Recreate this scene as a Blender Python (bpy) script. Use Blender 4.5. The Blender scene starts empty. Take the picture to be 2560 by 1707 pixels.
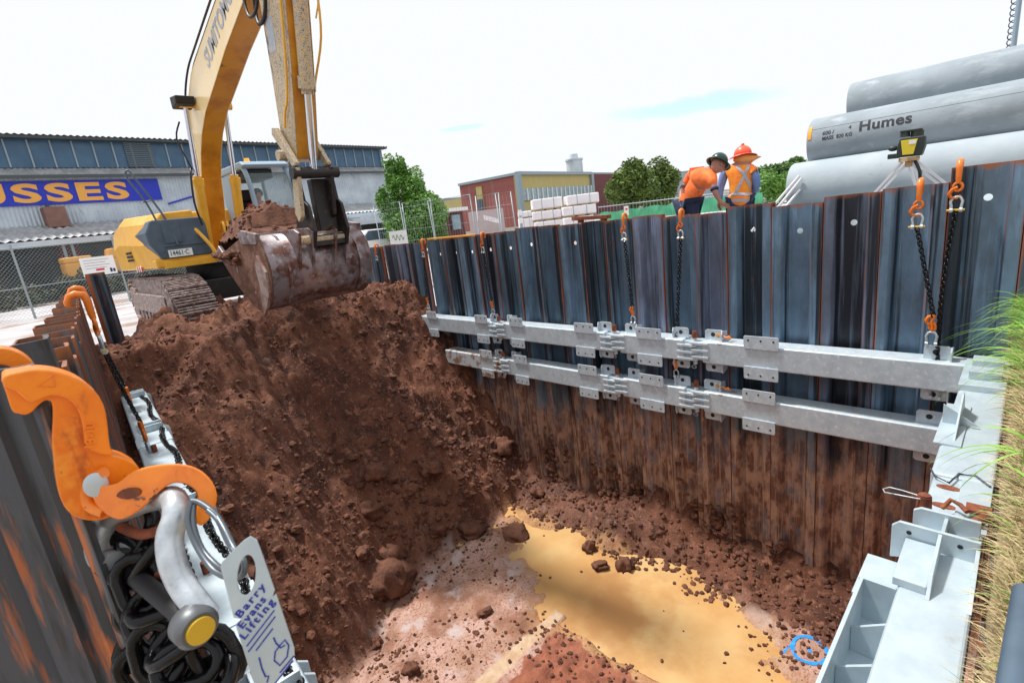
import bpy, bmesh, math, random
from mathutils import Vector, Matrix, noise
rad = math.radians
# ------------------------------------------------------------------ camera, world, sun, exposure
scene = bpy.context.scene
C = bpy.context.scene.collection
# rows: world X, Y, Z axes seen from the camera (camera stands at the origin; ground is 1.25 m lower)
R = Matrix(((0.69706184, 0.25266854, -0.67101669),
            (-0.70714754, 0.08756475, -0.70162295),
            (-0.11852063, 0.96358239, 0.23971198)))
cam = bpy.data.cameras.new('camera'); camo = bpy.data.objects.new('camera', cam); C.objects.link(camo)
camo.matrix_world = R.to_4x4()
cam.sensor_width = 36; cam.lens = 36*1270/2560; cam.clip_start = 0.02; cam.clip_end = 3000
scene.camera = camo
cam.dof.use_dof = True; cam.dof.focus_distance = 4.0; cam.dof.aperture_fstop = 9.0
G = -1.25                      # ground level
SUN_DIR = Vector((-0.12, 0.40, 0.90)).normalized()
w = bpy.data.worlds.new('World'); scene.world = w; w.use_nodes = True
nt = w.node_tree; nt.nodes.clear()
def wn(t, **k):
    n = nt.nodes.new(t)
    for a, b in k.items(): setattr(n, a, b)
    return n
sky = wn('ShaderNodeTexSky', sky_type='NISHITA', sun_disc=False)
sky.sun_elevation = math.asin(SUN_DIR.z); sky.sun_rotation = math.atan2(SUN_DIR.x, SUN_DIR.y)
bg1 = wn('ShaderNodeBackground'); bg1.inputs[1].default_value = 0.15
bg2 = wn('ShaderNodeBackground'); bg2.inputs[0].default_value = (0.94, 0.96, 1.0, 1); bg2.inputs[1].default_value = 0.68
nt.links.new(sky.outputs[0], bg1.inputs[0])
tc = wn('ShaderNodeTexCoord')
def streak(px, py, px2, py2, wid):
    """thin gap of blue between the clouds, as a band of sky directions"""
    a = (R @ Vector((px-1280, -(py-853.5), -1270))).normalized()
    b = (R @ Vector((px2-1280, -(py2-853.5), -1270))).normalized()
    n = a.cross(b).normalized(); m = (a+b).normalized(); t = (b-a).normalized(); L = (b-a).length/2
    def dot(v):
        d = wn('ShaderNodeVectorMath', operation='DOT_PRODUCT'); d.inputs[1].default_value = v; return d
    nz = wn('ShaderNodeTexNoise'); nz.inputs['Scale'].default_value = 9; nz.inputs['Detail'].default_value = 4
    nt.links.new(tc.outputs['Generated'], nz.inputs['Vector'])
    mv = wn('ShaderNodeMath', operation='MULTIPLY_ADD'); mv.inputs[1].default_value = wid*2.6; mv.inputs[2].default_value = -wid*1.3
    nt.links.new(nz.outputs[0], mv.inputs[0])
    d1 = dot(n); d2 = dot(t)
    for d in (d1, d2): nt.links.new(tc.outputs['Generated'], d.inputs[0])
    s = wn('ShaderNodeMath', operation='ADD'); nt.links.new(d1.outputs['Value'], s.inputs[0]); nt.links.new(mv.outputs[0], s.inputs[1])
    q1 = wn('ShaderNodeMath', operation='DIVIDE'); nt.links.new(s.outputs[0], q1.inputs[0]); q1.inputs[1].default_value = wid
    q2 = wn('ShaderNodeMath', operation='DIVIDE'); 
    off = wn('ShaderNodeMath', operation='SUBTRACT'); nt.links.new(d2.outputs['Value'], off.inputs[0]); off.inputs[1].default_value = m.dot(t)
    nt.links.new(off.outputs[0], q2.inputs[0]); q2.inputs[1].default_value = L
    p1 = wn('ShaderNodeMath', operation='MULTIPLY'); nt.links.new(q1.outputs[0], p1.inputs[0]); nt.links.new(q1.outputs[0], p1.inputs[1])
    p2 = wn('ShaderNodeMath', operation='MULTIPLY'); nt.links.new(q2.outputs[0], p2.inputs[0]); nt.links.new(q2.outputs[0], p2.inputs[1])
    sm = wn('ShaderNodeMath', operation='ADD'); nt.links.new(p1.outputs[0], sm.inputs[0]); nt.links.new(p2.outputs[0], sm.inputs[1])
    mr = wn('ShaderNodeMapRange', interpolation_type='SMOOTHSTEP'); nt.links.new(sm.outputs[0], mr.inputs[0])
    mr.inputs[1].default_value = 0.05; mr.inputs[2].default_value = 1.0; mr.inputs[3].default_value = 0.95; mr.inputs[4].default_value = 0
    # only in front
    fr = wn('ShaderNodeMath', operation='GREATER_THAN'); dm = dot(m); nt.links.new(tc.outputs['Generated'], dm.inputs[0])
    nt.links.new(dm.outputs['Value'], fr.inputs[0]); fr.inputs[1].default_value = 0.5
    o = wn('ShaderNodeMath', operation='MULTIPLY'); nt.links.new(mr.outputs[0], o.inputs[0]); nt.links.new(fr.outputs[0], o.inputs[1])
    return o
s1 = streak(1480, 305, 2010, 215, 0.018); s2 = streak(1080, 330, 1230, 308, 0.006)
mx = wn('ShaderNodeMath', operation='MAXIMUM'); nt.links.new(s1.outputs[0], mx.inputs[0]); nt.links.new(s2.outputs[0], mx.inputs[1])
mix = wn('ShaderNodeMixShader'); nt.links.new(mx.outputs[0], mix.inputs[0])
nt.links.new(bg2.outputs[0], mix.inputs[1]); nt.links.new(bg1.outputs[0], mix.inputs[2])
out = wn('ShaderNodeOutputWorld'); nt.links.new(mix.outputs[0], out.inputs[0])
sl = bpy.data.lights.new('sun', 'SUN'); sl.energy = 3.0; sl.angle = rad(5); sl.color = (1, 0.965, 0.91)
so = bpy.data.objects.new('sun', sl); C.objects.link(so); so.rotation_euler = SUN_DIR.to_track_quat('Z', 'Y').to_euler()
scene.view_settings.view_transform = 'Standard'; scene.view_settings.look = 'None'
scene.view_settings.exposure = 0.6; scene.view_settings.gamma = 1.0

# ------------------------------------------------------------------ helpers
def ray(px, py): return R @ Vector((px-1280, -(py-853.5), -1270))
def at(px, py, X=None, Y=None, Z=None, D=None):
    d = ray(px, py)
    if D is not None: return d*(D/1270)
    if X is not None: return d*(X/d.x)
    if Y is not None: return d*(Y/d.y)
    return d*(Z/d.z)
V = Vector
class MB:
    def __init__(s): s.v = []; s.f = []; s.m = []; s.sm = []
    def add(s, vs, fs, mi=0, smooth=False):
        n = len(s.v); s.v += [tuple(p) for p in vs]
        for f in fs: s.f.append([i+n for i in f]); s.m.append(mi); s.sm.append(smooth)
        return s
    def box(s, c, d, rot=None, mi=0):
        c = V(c); vs = []
        for x in (-.5, .5):
            for y in (-.5, .5):
                for z in (-.5, .5):
                    p = V((x*d[0], y*d[1], z*d[2]))
                    if rot is not None: p = rot @ p
                    vs.append(c+p)
        return s.add(vs, [(0,1,3,2),(4,6,7,5),(0,4,5,1),(2,3,7,6),(0,2,6,4),(1,5,7,3)], mi)
    def bx(s, x0, x1, y0, y1, z0, z1, mi=0):
        return s.box(((x0+x1)/2, (y0+y1)/2, (z0+z1)/2), (x1-x0, y1-y0, z1-z0), None, mi)
    def bar(s, a, b, wd, h, mi=0, up=(0,0,1)):
        a = V(a); b = V(b); t = (b-a); L = t.length; t.normalize(); u = V(up)
        x = t.cross(u); x = x.normalized() if x.length > 1e-5 else V((1,0,0)); z = x.cross(t)
        m = Matrix((t, x, z)).transposed()
        return s.box((a+b)/2, (L, wd, h), m, mi)
    def tube(s, path, r, seg=8, closed=False, mi=0, caps=True, smooth=True):
        P = [V(p) for p in path]; n = len(P)
        rs = r if isinstance(r, (list, tuple)) else [r]*n
        vs = []; nrm = None
        for i in range(n):
            if closed: t = P[(i+1) % n]-P[i-1]
            else: t = P[min(i+1, n-1)]-P[max(i-1, 0)]
            t.normalize()
            if nrm is None:
                nrm = t.cross(V((0,0,1)));
                if nrm.length < 1e-3: nrm = t.cross(V((0,1,0)))
                nrm.normalize()
            else:
                nrm = (nrm - t*nrm.dot(t)).normalized()
            bn = t.cross(nrm)
            for k in range(seg):
                a = 2*math.pi*k/seg
                vs.append(P[i]+(nrm*math.cos(a)+bn*math.sin(a))*rs[i])
        fs = []
        for i in range(n if closed else n-1):
            j = (i+1) % n
            for k in range(seg):
                fs.append((i*seg+k, i*seg+(k+1) % seg, j*seg+(k+1) % seg, j*seg+k))
        s.add(vs, fs, mi, smooth)
        if caps and not closed:
            s.add(vs[:seg], [tuple(range(seg))[::-1]], mi); s.add(vs[-seg:], [tuple(range(seg))], mi)
        return s
    def cyl(s, a, b, r, r2=None, seg=16, mi=0): return s.tube([a, b], [r, r if r2 is None else r2], seg, mi=mi)
    def prism(s, pts, axis, a, b, mi=0):
        """pts are 2D in the two other axes (x: (y,z), y: (x,z), z: (x,y))"""
        def P(p, t): return {'x': (t, p[0], p[1]), 'y': (p[0], t, p[1]), 'z': (p[0], p[1], t)}[axis]
        n = len(pts); vs = [P(p, a) for p in pts]+[P(p, b) for p in pts]
        return s.add(vs, [tuple(range(n)), tuple(range(n, 2*n))[::-1]]+[(i, (i+1) % n, n+(i+1) % n, n+i) for i in range(n)], mi)
    def prism3(s, pts, off, mi=0):
        n = len(pts); off = V(off); vs = [V(p) for p in pts]+[V(p)+off for p in pts]
        return s.add(vs, [tuple(range(n)), tuple(range(n, 2*n))[::-1]]+[(i, (i+1) % n, n+(i+1) % n, n+i) for i in range(n)], mi)
    def ball(s, c, r, seg=14, rings=9, mi=0, fn=None):
        c = V(c); r = (r, r, r) if isinstance(r, (int, float)) else r; vs = [c+V((0,0,r[2]))]
        for i in range(1, rings):
            th = math.pi*i/rings
            for k in range(seg):
                a = 2*math.pi*k/seg; vs.append(c+V((r[0]*math.sin(th)*math.cos(a), r[1]*math.sin(th)*math.sin(a), r[2]*math.cos(th))))
        vs.append(c-V((0,0,r[2])))
        if fn: vs = [fn(p) for p in vs]
        fs = [(0, 1+k, 1+(k+1) % seg) for k in range(seg)]
        for i in range(rings-2):
            for k in range(seg): fs.append((1+i*seg+k, 1+(i+1)*seg+k, 1+(i+1)*seg+(k+1) % seg, 1+i*seg+(k+1) % seg))
        L = len(vs)-1; b = 1+(rings-2)*seg
        fs += [(L, b+(k+1) % seg, b+k) for k in range(seg)]
        return s.add(vs, fs, mi, True)
    def xf(s, m): s.v = [tuple(m @ V(p)) for p in s.v]; return s
    def mesh(s, name, mats, off=(0,0,0)):
        me = bpy.data.meshes.new(name); o = V(off)
        me.from_pydata([tuple(V(p)-o) for p in s.v], [], s.f)
        for m in (mats if isinstance(mats, (list, tuple)) else [mats]): me.materials.append(m)
        me.polygons.foreach_set('material_index', s.m); me.polygons.foreach_set('use_smooth', s.sm)
        bm = bmesh.new(); bm.from_mesh(me); bmesh.ops.recalc_face_normals(bm, faces=bm.faces); bm.to_mesh(me); bm.free()
        return me
    def build(s, name, mats, parent=None, off=None, bevel=0, seg=2, loc=None):
        if off is None: off = parent.get('_o', (0,0,0)) if parent is not None else (0,0,0)
        o = bpy.data.objects.new(name, s.mesh(name, mats, off)); C.objects.link(o)
        if parent is not None: o.parent = parent; o['_o'] = off
        elif loc is not None: o.location = loc
        else: o.location = off
        if bevel:
            b = o.modifiers.new('bevel', 'BEVEL'); b.width = bevel; b.segments = seg; b.limit_method = 'ANGLE'; b.angle_limit = rad(35)
            b.harden_normals = False
        return o
def split_build(mb, name, mats, parent, bevel=0):
    """each loose piece becomes a part of its own"""
    par = list(range(len(mb.v)))
    def fnd(i):
        while par[i] != i: par[i] = par[par[i]]; i = par[i]
        return i
    key = {}
    for f in mb.f:
        for i in f[1:]: par[fnd(i)] = fnd(f[0])
    for i, p in enumerate(mb.v):
        k = (round(p[0], 5), round(p[1], 5), round(p[2], 5))
        if k in key: par[fnd(i)] = fnd(key[k])
        else: key[k] = i
    groups = {}
    for j, f in enumerate(mb.f): groups.setdefault(fnd(f[0]), []).append(j)
    for js in groups.values():
        m2 = MB(); idx = {}
        for j in js:
            row = []
            for i in mb.f[j]:
                if i not in idx: idx[i] = len(m2.v); m2.v.append(mb.v[i])
                row.append(idx[i])
            m2.f.append(row); m2.m.append(mb.m[j]); m2.sm.append(mb.sm[j])
        m2.build(name, mats, parent, bevel=bevel)
def thing(name, label, cat, loc=(0,0,0), rotz=0, group=None, local=False):
    """Empty at the base; parts are written in world coordinates unless local"""
    o = bpy.data.objects.new(name, None); C.objects.link(o); o.location = loc; o.rotation_euler = (0,0,rotz)
    o.empty_display_size = .1
    o['label'] = label; o['category'] = cat
    if group: o['group'] = group
    o['_o'] = (0,0,0) if local else tuple(loc)
    return o
def tag(o, label, cat, group=None, kind=None):
    o['label'] = label; o['category'] = cat
    if group: o['group'] = group
    if kind: o['kind'] = kind
    return o
def struct(o): o['kind'] = 'structure'; return o
def dup(root, loc, rotz=0, label=None, group=None):
    r = root.copy(); C.objects.link(r); r.location = loc; r.rotation_euler = (0,0,rotz)
    if label: r['label'] = label
    if group: r['group'] = group
    for ch in list(root.children):
        c = ch.copy(); C.objects.link(c); c.parent = r
        for g in list(ch.children):
            d = g.copy(); C.objects.link(d); d.parent = c
    return r
def text(body, size, mat, parent, M, depth=0.002, offset=0.0, name='lettering', shear=0, sx=1, spacing=1.0):
    cu = bpy.data.curves.new('t', 'FONT'); cu.body = body; cu.size = size; cu.extrude = depth; cu.offset = offset
    cu.space_character = spacing; cu.shear = shear; cu.resolution_u = 4
    t = bpy.data.objects.new('t', cu); C.objects.link(t)
    dg = bpy.context.evaluated_depsgraph_get(); me = bpy.data.meshes.new_from_object(t.evaluated_get(dg))
    bpy.data.objects.remove(t)
    off = V(parent.get('_o', (0,0,0)))
    for v in me.vertices:
        p = V((v.co.x*sx, v.co.y, v.co.z)); v.co = (M @ p)-off
    me.name = name; me.materials.clear(); me.materials.append(mat)
    o = bpy.data.objects.new(name, me); C.objects.link(o); o.parent = parent; o['_o'] = parent.get('_o', (0,0,0))
    return o
def frame(o, x, y):
    x = V(x).normalized(); y = V(y); z = x.cross(y).normalized(); y = z.cross(x)
    m = Matrix((x, y, z)).transposed().to_4x4(); m.translation = V(o); return m

# ------------------------------------------------------------------ materials
def mat(name, col, rough=.6, metal=0, noise_s=None, col2=None, lo=.4, hi=.6, bump=0, bump_s=None, stretch=None, spec=.5, detail=6, coat=0,
        layers=(), trans=0, alpha=None, emit=None, coords='Object', rvar=0):
    """layers: (colour, scale, lo, hi, stretch) noise-masked stains"""
    m = bpy.data.materials.new(name); m.use_nodes = True; n = m.node_tree; n.nodes.clear()
    o = n.nodes.new('ShaderNodeOutputMaterial'); b = n.nodes.new('ShaderNodeBsdfPrincipled'); n.links.new(b.outputs[0], o.inputs[0])
    b.inputs['Roughness'].default_value = rough; b.inputs['Metallic'].default_value = metal
    b.inputs['Specular IOR Level'].default_value = spec; b.inputs['Coat Weight'].default_value = coat
    b.inputs['Transmission Weight'].default_value = trans
    if alpha is not None: b.inputs['Alpha'].default_value = alpha
    if emit: b.inputs['Emission Color'].default_value = (*emit[0], 1); b.inputs['Emission Strength'].default_value = emit[1]
    t = n.nodes.new('ShaderNodeTexCoord'); src = t.outputs[coords]
    def nz(scale, st, det=detail):
        x = n.nodes.new('ShaderNodeTexNoise'); x.inputs['Scale'].default_value = scale; x.inputs['Detail'].default_value = det; x.inputs['Roughness'].default_value = .62
        if st:
            mp = n.nodes.new('ShaderNodeMapping'); mp.inputs['Scale'].default_value = st; n.links.new(src, mp.inputs[0]); n.links.new(mp.outputs[0], x.inputs[0])
        else: n.links.new(src, x.inputs[0])
        return x
    def ramp(x, lo, hi):
        r = n.nodes.new('ShaderNodeMapRange'); r.inputs[1].default_value = lo; r.inputs[2].default_value = hi; n.links.new(x.outputs[0], r.inputs[0]); return r
    cur = None
    rgb = n.nodes.new('ShaderNodeRGB'); rgb.outputs[0].default_value = (*col, 1); cur = rgb.outputs[0]
    L = list(layers)
    if col2: L.insert(0, (col2, noise_s or 5, lo, hi, stretch))
    for c2, sc, l, h, st in L:
        r = ramp(nz(sc, st), l, h); mx = n.nodes.new('ShaderNodeMix'); mx.data_type = 'RGBA'
        n.links.new(r.outputs[0], mx.inputs[0]); n.links.new(cur, mx.inputs[6]); mx.inputs[7].default_value = (*c2, 1); cur = mx.outputs[2]
    if rvar:
        oi = n.nodes.new('ShaderNodeObjectInfo'); hs = n.nodes.new('ShaderNodeHueSaturation')
        mr = n.nodes.new('ShaderNodeMapRange'); n.links.new(oi.outputs['Random'], mr.inputs[0]); mr.inputs[3].default_value = 1-rvar; mr.inputs[4].default_value = 1+rvar
        n.links.new(mr.outputs[0], hs.inputs['Value']); n.links.new(cur, hs.inputs['Color']); cur = hs.outputs[0]
    n.links.new(cur, b.inputs[0])
    if bump:
        x = nz(bump_s or 30, stretch); bp = n.nodes.new('ShaderNodeBump'); bp.inputs['Strength'].default_value = 1; bp.inputs['Distance'].default_value = bump
        n.links.new(x.outputs[0], bp.inputs['Height']); n.links.new(bp.outputs[0], b.inputs['Normal'])
    m['bsdf'] = b.name
    return m
RUST = (0.30, 0.085, 0.03)
M = {}
M['galv'] = mat('galvanised steel', (.57,.65,.71), .42, .2, 9, (.47,.55,.61), .38, .62, bump=.0006, bump_s=40, layers=[((.36,.33,.30), 2.3, .66, .74, None), ((.72,.78,.82), 22, .55, .7, None), ((.33,.20,.14), 3.1, .665, .70, (1,.6,1)), ((.30,.17,.11), 26, .70, .74, None)])
M['galv_dirty'] = mat('muddy galvanised steel', (.58,.64,.68), .5, .2, 6, (.30,.17,.12), .5, .6, layers=[((.34,.16,.08), 14, .6, .68, None)])
M['galv_bright'] = mat('bright galvanised steel', (.52,.61,.66), .42, .25, 8, (.45,.54,.60), .4, .62, bump=.0005, bump_s=50, layers=[((.45,.30,.26), 30, .7, .75, None), ((.40,.38,.36), 4, .68, .76, None)])
M['hole'] = mat('dark bolt hole', (.02,.02,.022), .8)
M['orange'] = mat('orange enamel', (.80,.20,.012), .34, 0, 8, (.62,.13,.008), .45, .7, bump=.0006, bump_s=60, coat=.15)
M['orange_near'] = mat('chipped orange enamel', (.90,.245,.008), .34, 0, 10, (.74,.15,.006), .45, .7, bump=.0009, bump_s=70, coat=.2, layers=[((.98,.45,.05), 9, .6, .8, None), ((.42,.07,.012), 16, .60, .70, (1,1,.5)), ((.10,.04,.025), 34, .665, .69, None), ((.10,.04,.025), 12, .70, .72, (1,1,3))])
M['chain'] = mat('black chain steel', (.005,.005,.006), .2, 0, 30, (.02,.012,.008), .62, .7, spec=.28, bump=.0008, bump_s=90)
M['shackle'] = mat('cast galvanised shackle', (.55,.60,.64), .38, .45, 40, (.38,.42,.46), .4, .65, bump=.001, bump_s=60, layers=[((.16,.17,.18), 12, .6, .72, None)])
M['yellowpin'] = mat('yellow pin paint', (.62,.38,.02), .5)
M['rust'] = mat('rusty steel', (.26,.075,.035), .85, .1, 20, (.15,.045,.025), .4, .6, bump=.002, bump_s=60, layers=[((.42,.15,.06), 9, .58, .7, None)])
M['ex_yellow'] = mat('excavator yellow', (.80,.43,.035), .38, 0, 3, (.70,.34,.025), .45, .7, coat=.15, layers=[((.30,.17,.07), 6, .68, .78, None)])
M['ex_sheen'] = mat('boom yellow with painted sky sheen', (.86,.66,.34), .3, 0, 2, (.84,.60,.24), .45, .65, coat=.5)  # gloss reflection of the sky is put into the pale base colour
M['ex_under'] = mat('orange boom plate', (.62,.27,.015), .4, 0, 3, (.46,.17,.012), .45, .66, coat=.1, layers=[((.14,.05,.025), 2.2, .64, .72, None)])
M['ex_worn'] = mat('worn arm paint', (.60,.44,.22), .55, 0, 20, (.46,.40,.32), .42, .55, layers=[((.13,.12,.12), 8, .62, .68, (1,1,.35)), ((.12,.10,.09), 70, .54, .60, None), ((.72,.45,.12), 5, .60, .68, (1,1,.4))])
M['ex_dark'] = mat('excavator grey panel', (.075,.115,.16), .45, 0, 4, (.055,.085,.12), .4, .6)
M['ex_black'] = mat('greasy black steel', (.022,.02,.02), .5, .2, 9, (.09,.045,.025), .58, .66)
M['cabgrey'] = mat('cab shell grey', (.26,.36,.46), .4, 0)
M['chrome'] = mat('polished rod', (.62,.66,.74), .12, 1)
M['bucket'] = mat('worn bucket steel', (.30,.25,.26), .42, .5, 5, (.16,.075,.055), .45, .6, bump=.002, bump_s=30, layers=[((.38,.38,.42), 11, .58, .66, None), ((.13,.05,.035), 3, .58, .66, None)])
M['track'] = mat('muddy track steel', (.34,.28,.27), .55, .3, 14, (.13,.07,.05), .42, .6, layers=[((.46,.44,.45), 26, .58, .68, None)])
M['rubber'] = mat('black rubber', (.015,.015,.017), .5)
M['glass'] = mat('tinted glass', (.25,.36,.38), .05, 0, alpha=.32)
M['black'] = mat('black', (.01,.01,.012), .6)
M['white'] = mat('white paint', (.8,.8,.8), .5)
M['soil_load'] = mat('loose brown soil', (.172,.070,.040), .95, 0, 6, (.085,.034,.021), .4, .62, bump=.01, bump_s=22, layers=[((.30,.14,.08), 30, .6, .7, None)])
M['plate_green'] = mat('plate letters', (.02,.14,.10), .5)
M['fade_blue'] = mat('faded blue lettering', (.36,.42,.52), .6, 0, 20, (.55,.48,.36), .5, .6)
M['corr'] = mat('pale corrugated steel', (.56,.64,.70), .5, .15, .8, (.44,.50,.57), .4, .6, layers=[((.33,.36,.38), 3, .62, .7, (1,1,.3))])
M['corr_roof'] = mat('weathered roof iron', (.34,.36,.37), .6, .2, 2, (.50,.50,.52), .45, .6)
M['clerestory'] = mat('blue clerestory glass', (.035,.10,.19), .25, 0, 1.5, (.05,.13,.22), .4, .6)
M['mullion'] = mat('pale window bar', (.28,.36,.42), .5)
M['louvre'] = mat('grey louvre slats', (.16,.21,.25), .5)
M['sign_blue'] = mat('royal blue sign', (.010,.03,.46), .5)
M['sign_orange'] = mat('sign orange', (.83,.40,.07), .5)
M['brickred'] = None
M['dark'] = mat('dark opening', (.012,.013,.015), .8)
M['shadow_grey'] = mat('shadow grey shed wall', (.13,.14,.14), .8, 0, .7, (.07,.08,.08), .4, .6)  # dark grey with the shade below the awning put into the colour
M['ventbrown'] = mat('brown vent box', (.23,.12,.095), .7, 0, 3, (.19,.10,.08))
M['gutter'] = mat('dark gutter', (.06,.075,.08), .6)
M['cream'] = mat('cream panel', (.52,.44,.18), .7, 0, 2, (.48,.40,.16))
M['bluewin'] = mat('curtained window glass', (.34,.46,.52), .2, 0, 3, (.22,.33,.38), .4, .6)
M['wrap'] = mat('white timber wrap', (.80,.78,.80), .5, 0, 5, (.70,.68,.72), .5, .7, bump=.02, bump_s=4)
M['timber'] = mat('pine bearer', (.56,.38,.20), .7, 0, 8, (.42,.28,.14))
M['fence_galv'] = mat('fence wire', (.30,.35,.37), .5, .4)
M['green_mesh'] = mat('green shade cloth', (.10,.50,.26), .8, 0, 2, (.07,.42,.22))
M['concrete'] = mat('grey concrete pipe', (.30,.35,.39), .75, 0, 1.6, (.24,.285,.32), .4, .62, bump=.002, bump_s=25, layers=[((.37,.42,.46), 7, .55, .7, (1,.4,1)), ((.17,.19,.21), 5, .68, .72, (1,.3,2)), ((.22,.25,.28), 45, .62, .7, (1,.25,1))])
M['concrete_light'] = mat('pale concrete pipe', (.40,.46,.50), .75, 0, 1.6, (.34,.40,.44), .4, .62, bump=.002, bump_s=25, layers=[((.26,.30,.33), 8, .66, .72, (1,.4,1))])
M['stencil'] = mat('black stencil paint', (.03,.035,.045), .7)
M['pipeorange'] = mat('orange pipe seal', (.85,.36,.03), .6)
M['leafdark'] = mat('leaf', (.07,.16,.03), .6, 0, 1.2, (.11,.22,.045), .4, .6, layers=[((.022,.05,.012), .7, .55, .65, None)])
M['leafmid'] = mat('fresh leaf', (.15,.33,.045), .55, 0, 1.2, (.08,.20,.03), .42, .6, layers=[((.24,.42,.07), 2.5, .58, .68, None)])
M['leafolive'] = mat('olive leaf', (.13,.20,.035), .6, 0, .8, (.07,.12,.02), .42, .6, layers=[((.20,.27,.06), 2, .58, .68, None)])
M['bark'] = mat('bark', (.09,.065,.045), .9)
M['grass_green'] = mat('green grass blade', (.22,.42,.05), .55, 0, 3, (.12,.27,.04), .4, .6)
M['grass_straw'] = mat('dry straw grass', (.62,.50,.28), .7, 0, 4, (.44,.34,.17), .4, .6)
M['hivis'] = mat('hi-vis orange cloth', (1.0,.25,.06), .8, 0, 6, (.86,.15,.03), bump=.01, bump_s=9)
M['hivis_vest'] = mat('hi-vis vest cloth', (1.0,.38,.04), .8, 0, 7, (1.0,.24,.03), bump=.012, bump_s=10)
M['tape'] = mat('reflective tape', (.42,.44,.52), .5)
M['navy'] = mat('navy cloth', (.018,.032,.085), .85, 0, 6, (.012,.02,.05), bump=.01, bump_s=9)
M['ltblue'] = mat('light blue shirt', (.22,.34,.66), .8, 0, 6, (.17,.27,.55))
M['skin'] = mat('skin', (.42,.19,.13), .55)
M['hair'] = mat('hair', (.03,.02,.015), .7)
M['helmet_green'] = mat('dark green hard hat', (.012,.05,.04), .3)
M['hat_orange'] = mat('orange hat shell', (.90,.13,.06), .35)
M['flap'] = mat('orange hat cloth', (.86,.38,.12), .8)
M['red'] = mat('red cloth', (.60,.035,.04), .7)
M['inst_yellow'] = mat('instrument yellow', (.72,.55,.03), .5)
M['inst_black'] = mat('instrument black', (.02,.03,.025), .5)
M['alu'] = mat('pale aluminium leg', (.78,.78,.82), .4, .2)
M['tagmetal'] = mat('stamped aluminium tag', (.50,.58,.62), .4, .5, 10, (.42,.50,.55), .4, .6)
M['tagink'] = mat('blue tag ink', (.02,.03,.30), .6)
M['cable'] = mat('wire cable', (.13,.15,.17), .4, .7)
M['paintblue'] = mat('blue marking paint', (.015,.30,.95), .6, 0, 60, (.02,.20,.6), .5, .7)
M['mulch'] = mat('road', (.4,.4,.4))
# brick
def brickmat(name, a, b_, mort, sc):
    m = mat(name, a, .85); n = m.node_tree; bs = n.nodes[m['bsdf']]
    t = n.nodes.new('ShaderNodeTexCoord'); mp = n.nodes.new('ShaderNodeMapping'); mp.inputs['Rotation'].default_value = (rad(90), 0, 0)
    n.links.new(t.outputs['Object'], mp.inputs[0])
    br = n.nodes.new('ShaderNodeTexBrick'); br.inputs['Scale'].default_value = sc
    br.inputs['Color1'].default_value = (*a, 1); br.inputs['Color2'].default_value = (*b_, 1); br.inputs['Mortar'].default_value = (*mort, 1)
    br.inputs['Mortar Size'].default_value = .012; br.inputs['Brick Width'].default_value = .5; br.inputs['Row Height'].default_value = .18
    n.links.new(mp.outputs[0], br.inputs['Vector']); n.links.new(br.outputs['Color'], bs.inputs[0]); return m
M['brickred'] = brickmat('red brick', (.38,.12,.105), (.32,.09,.085), (.36,.2,.18), 2)
M['brickdark'] = brickmat('dark red brick', (.17,.045,.05), (.14,.04,.045), (.16,.08,.08), 2)

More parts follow.
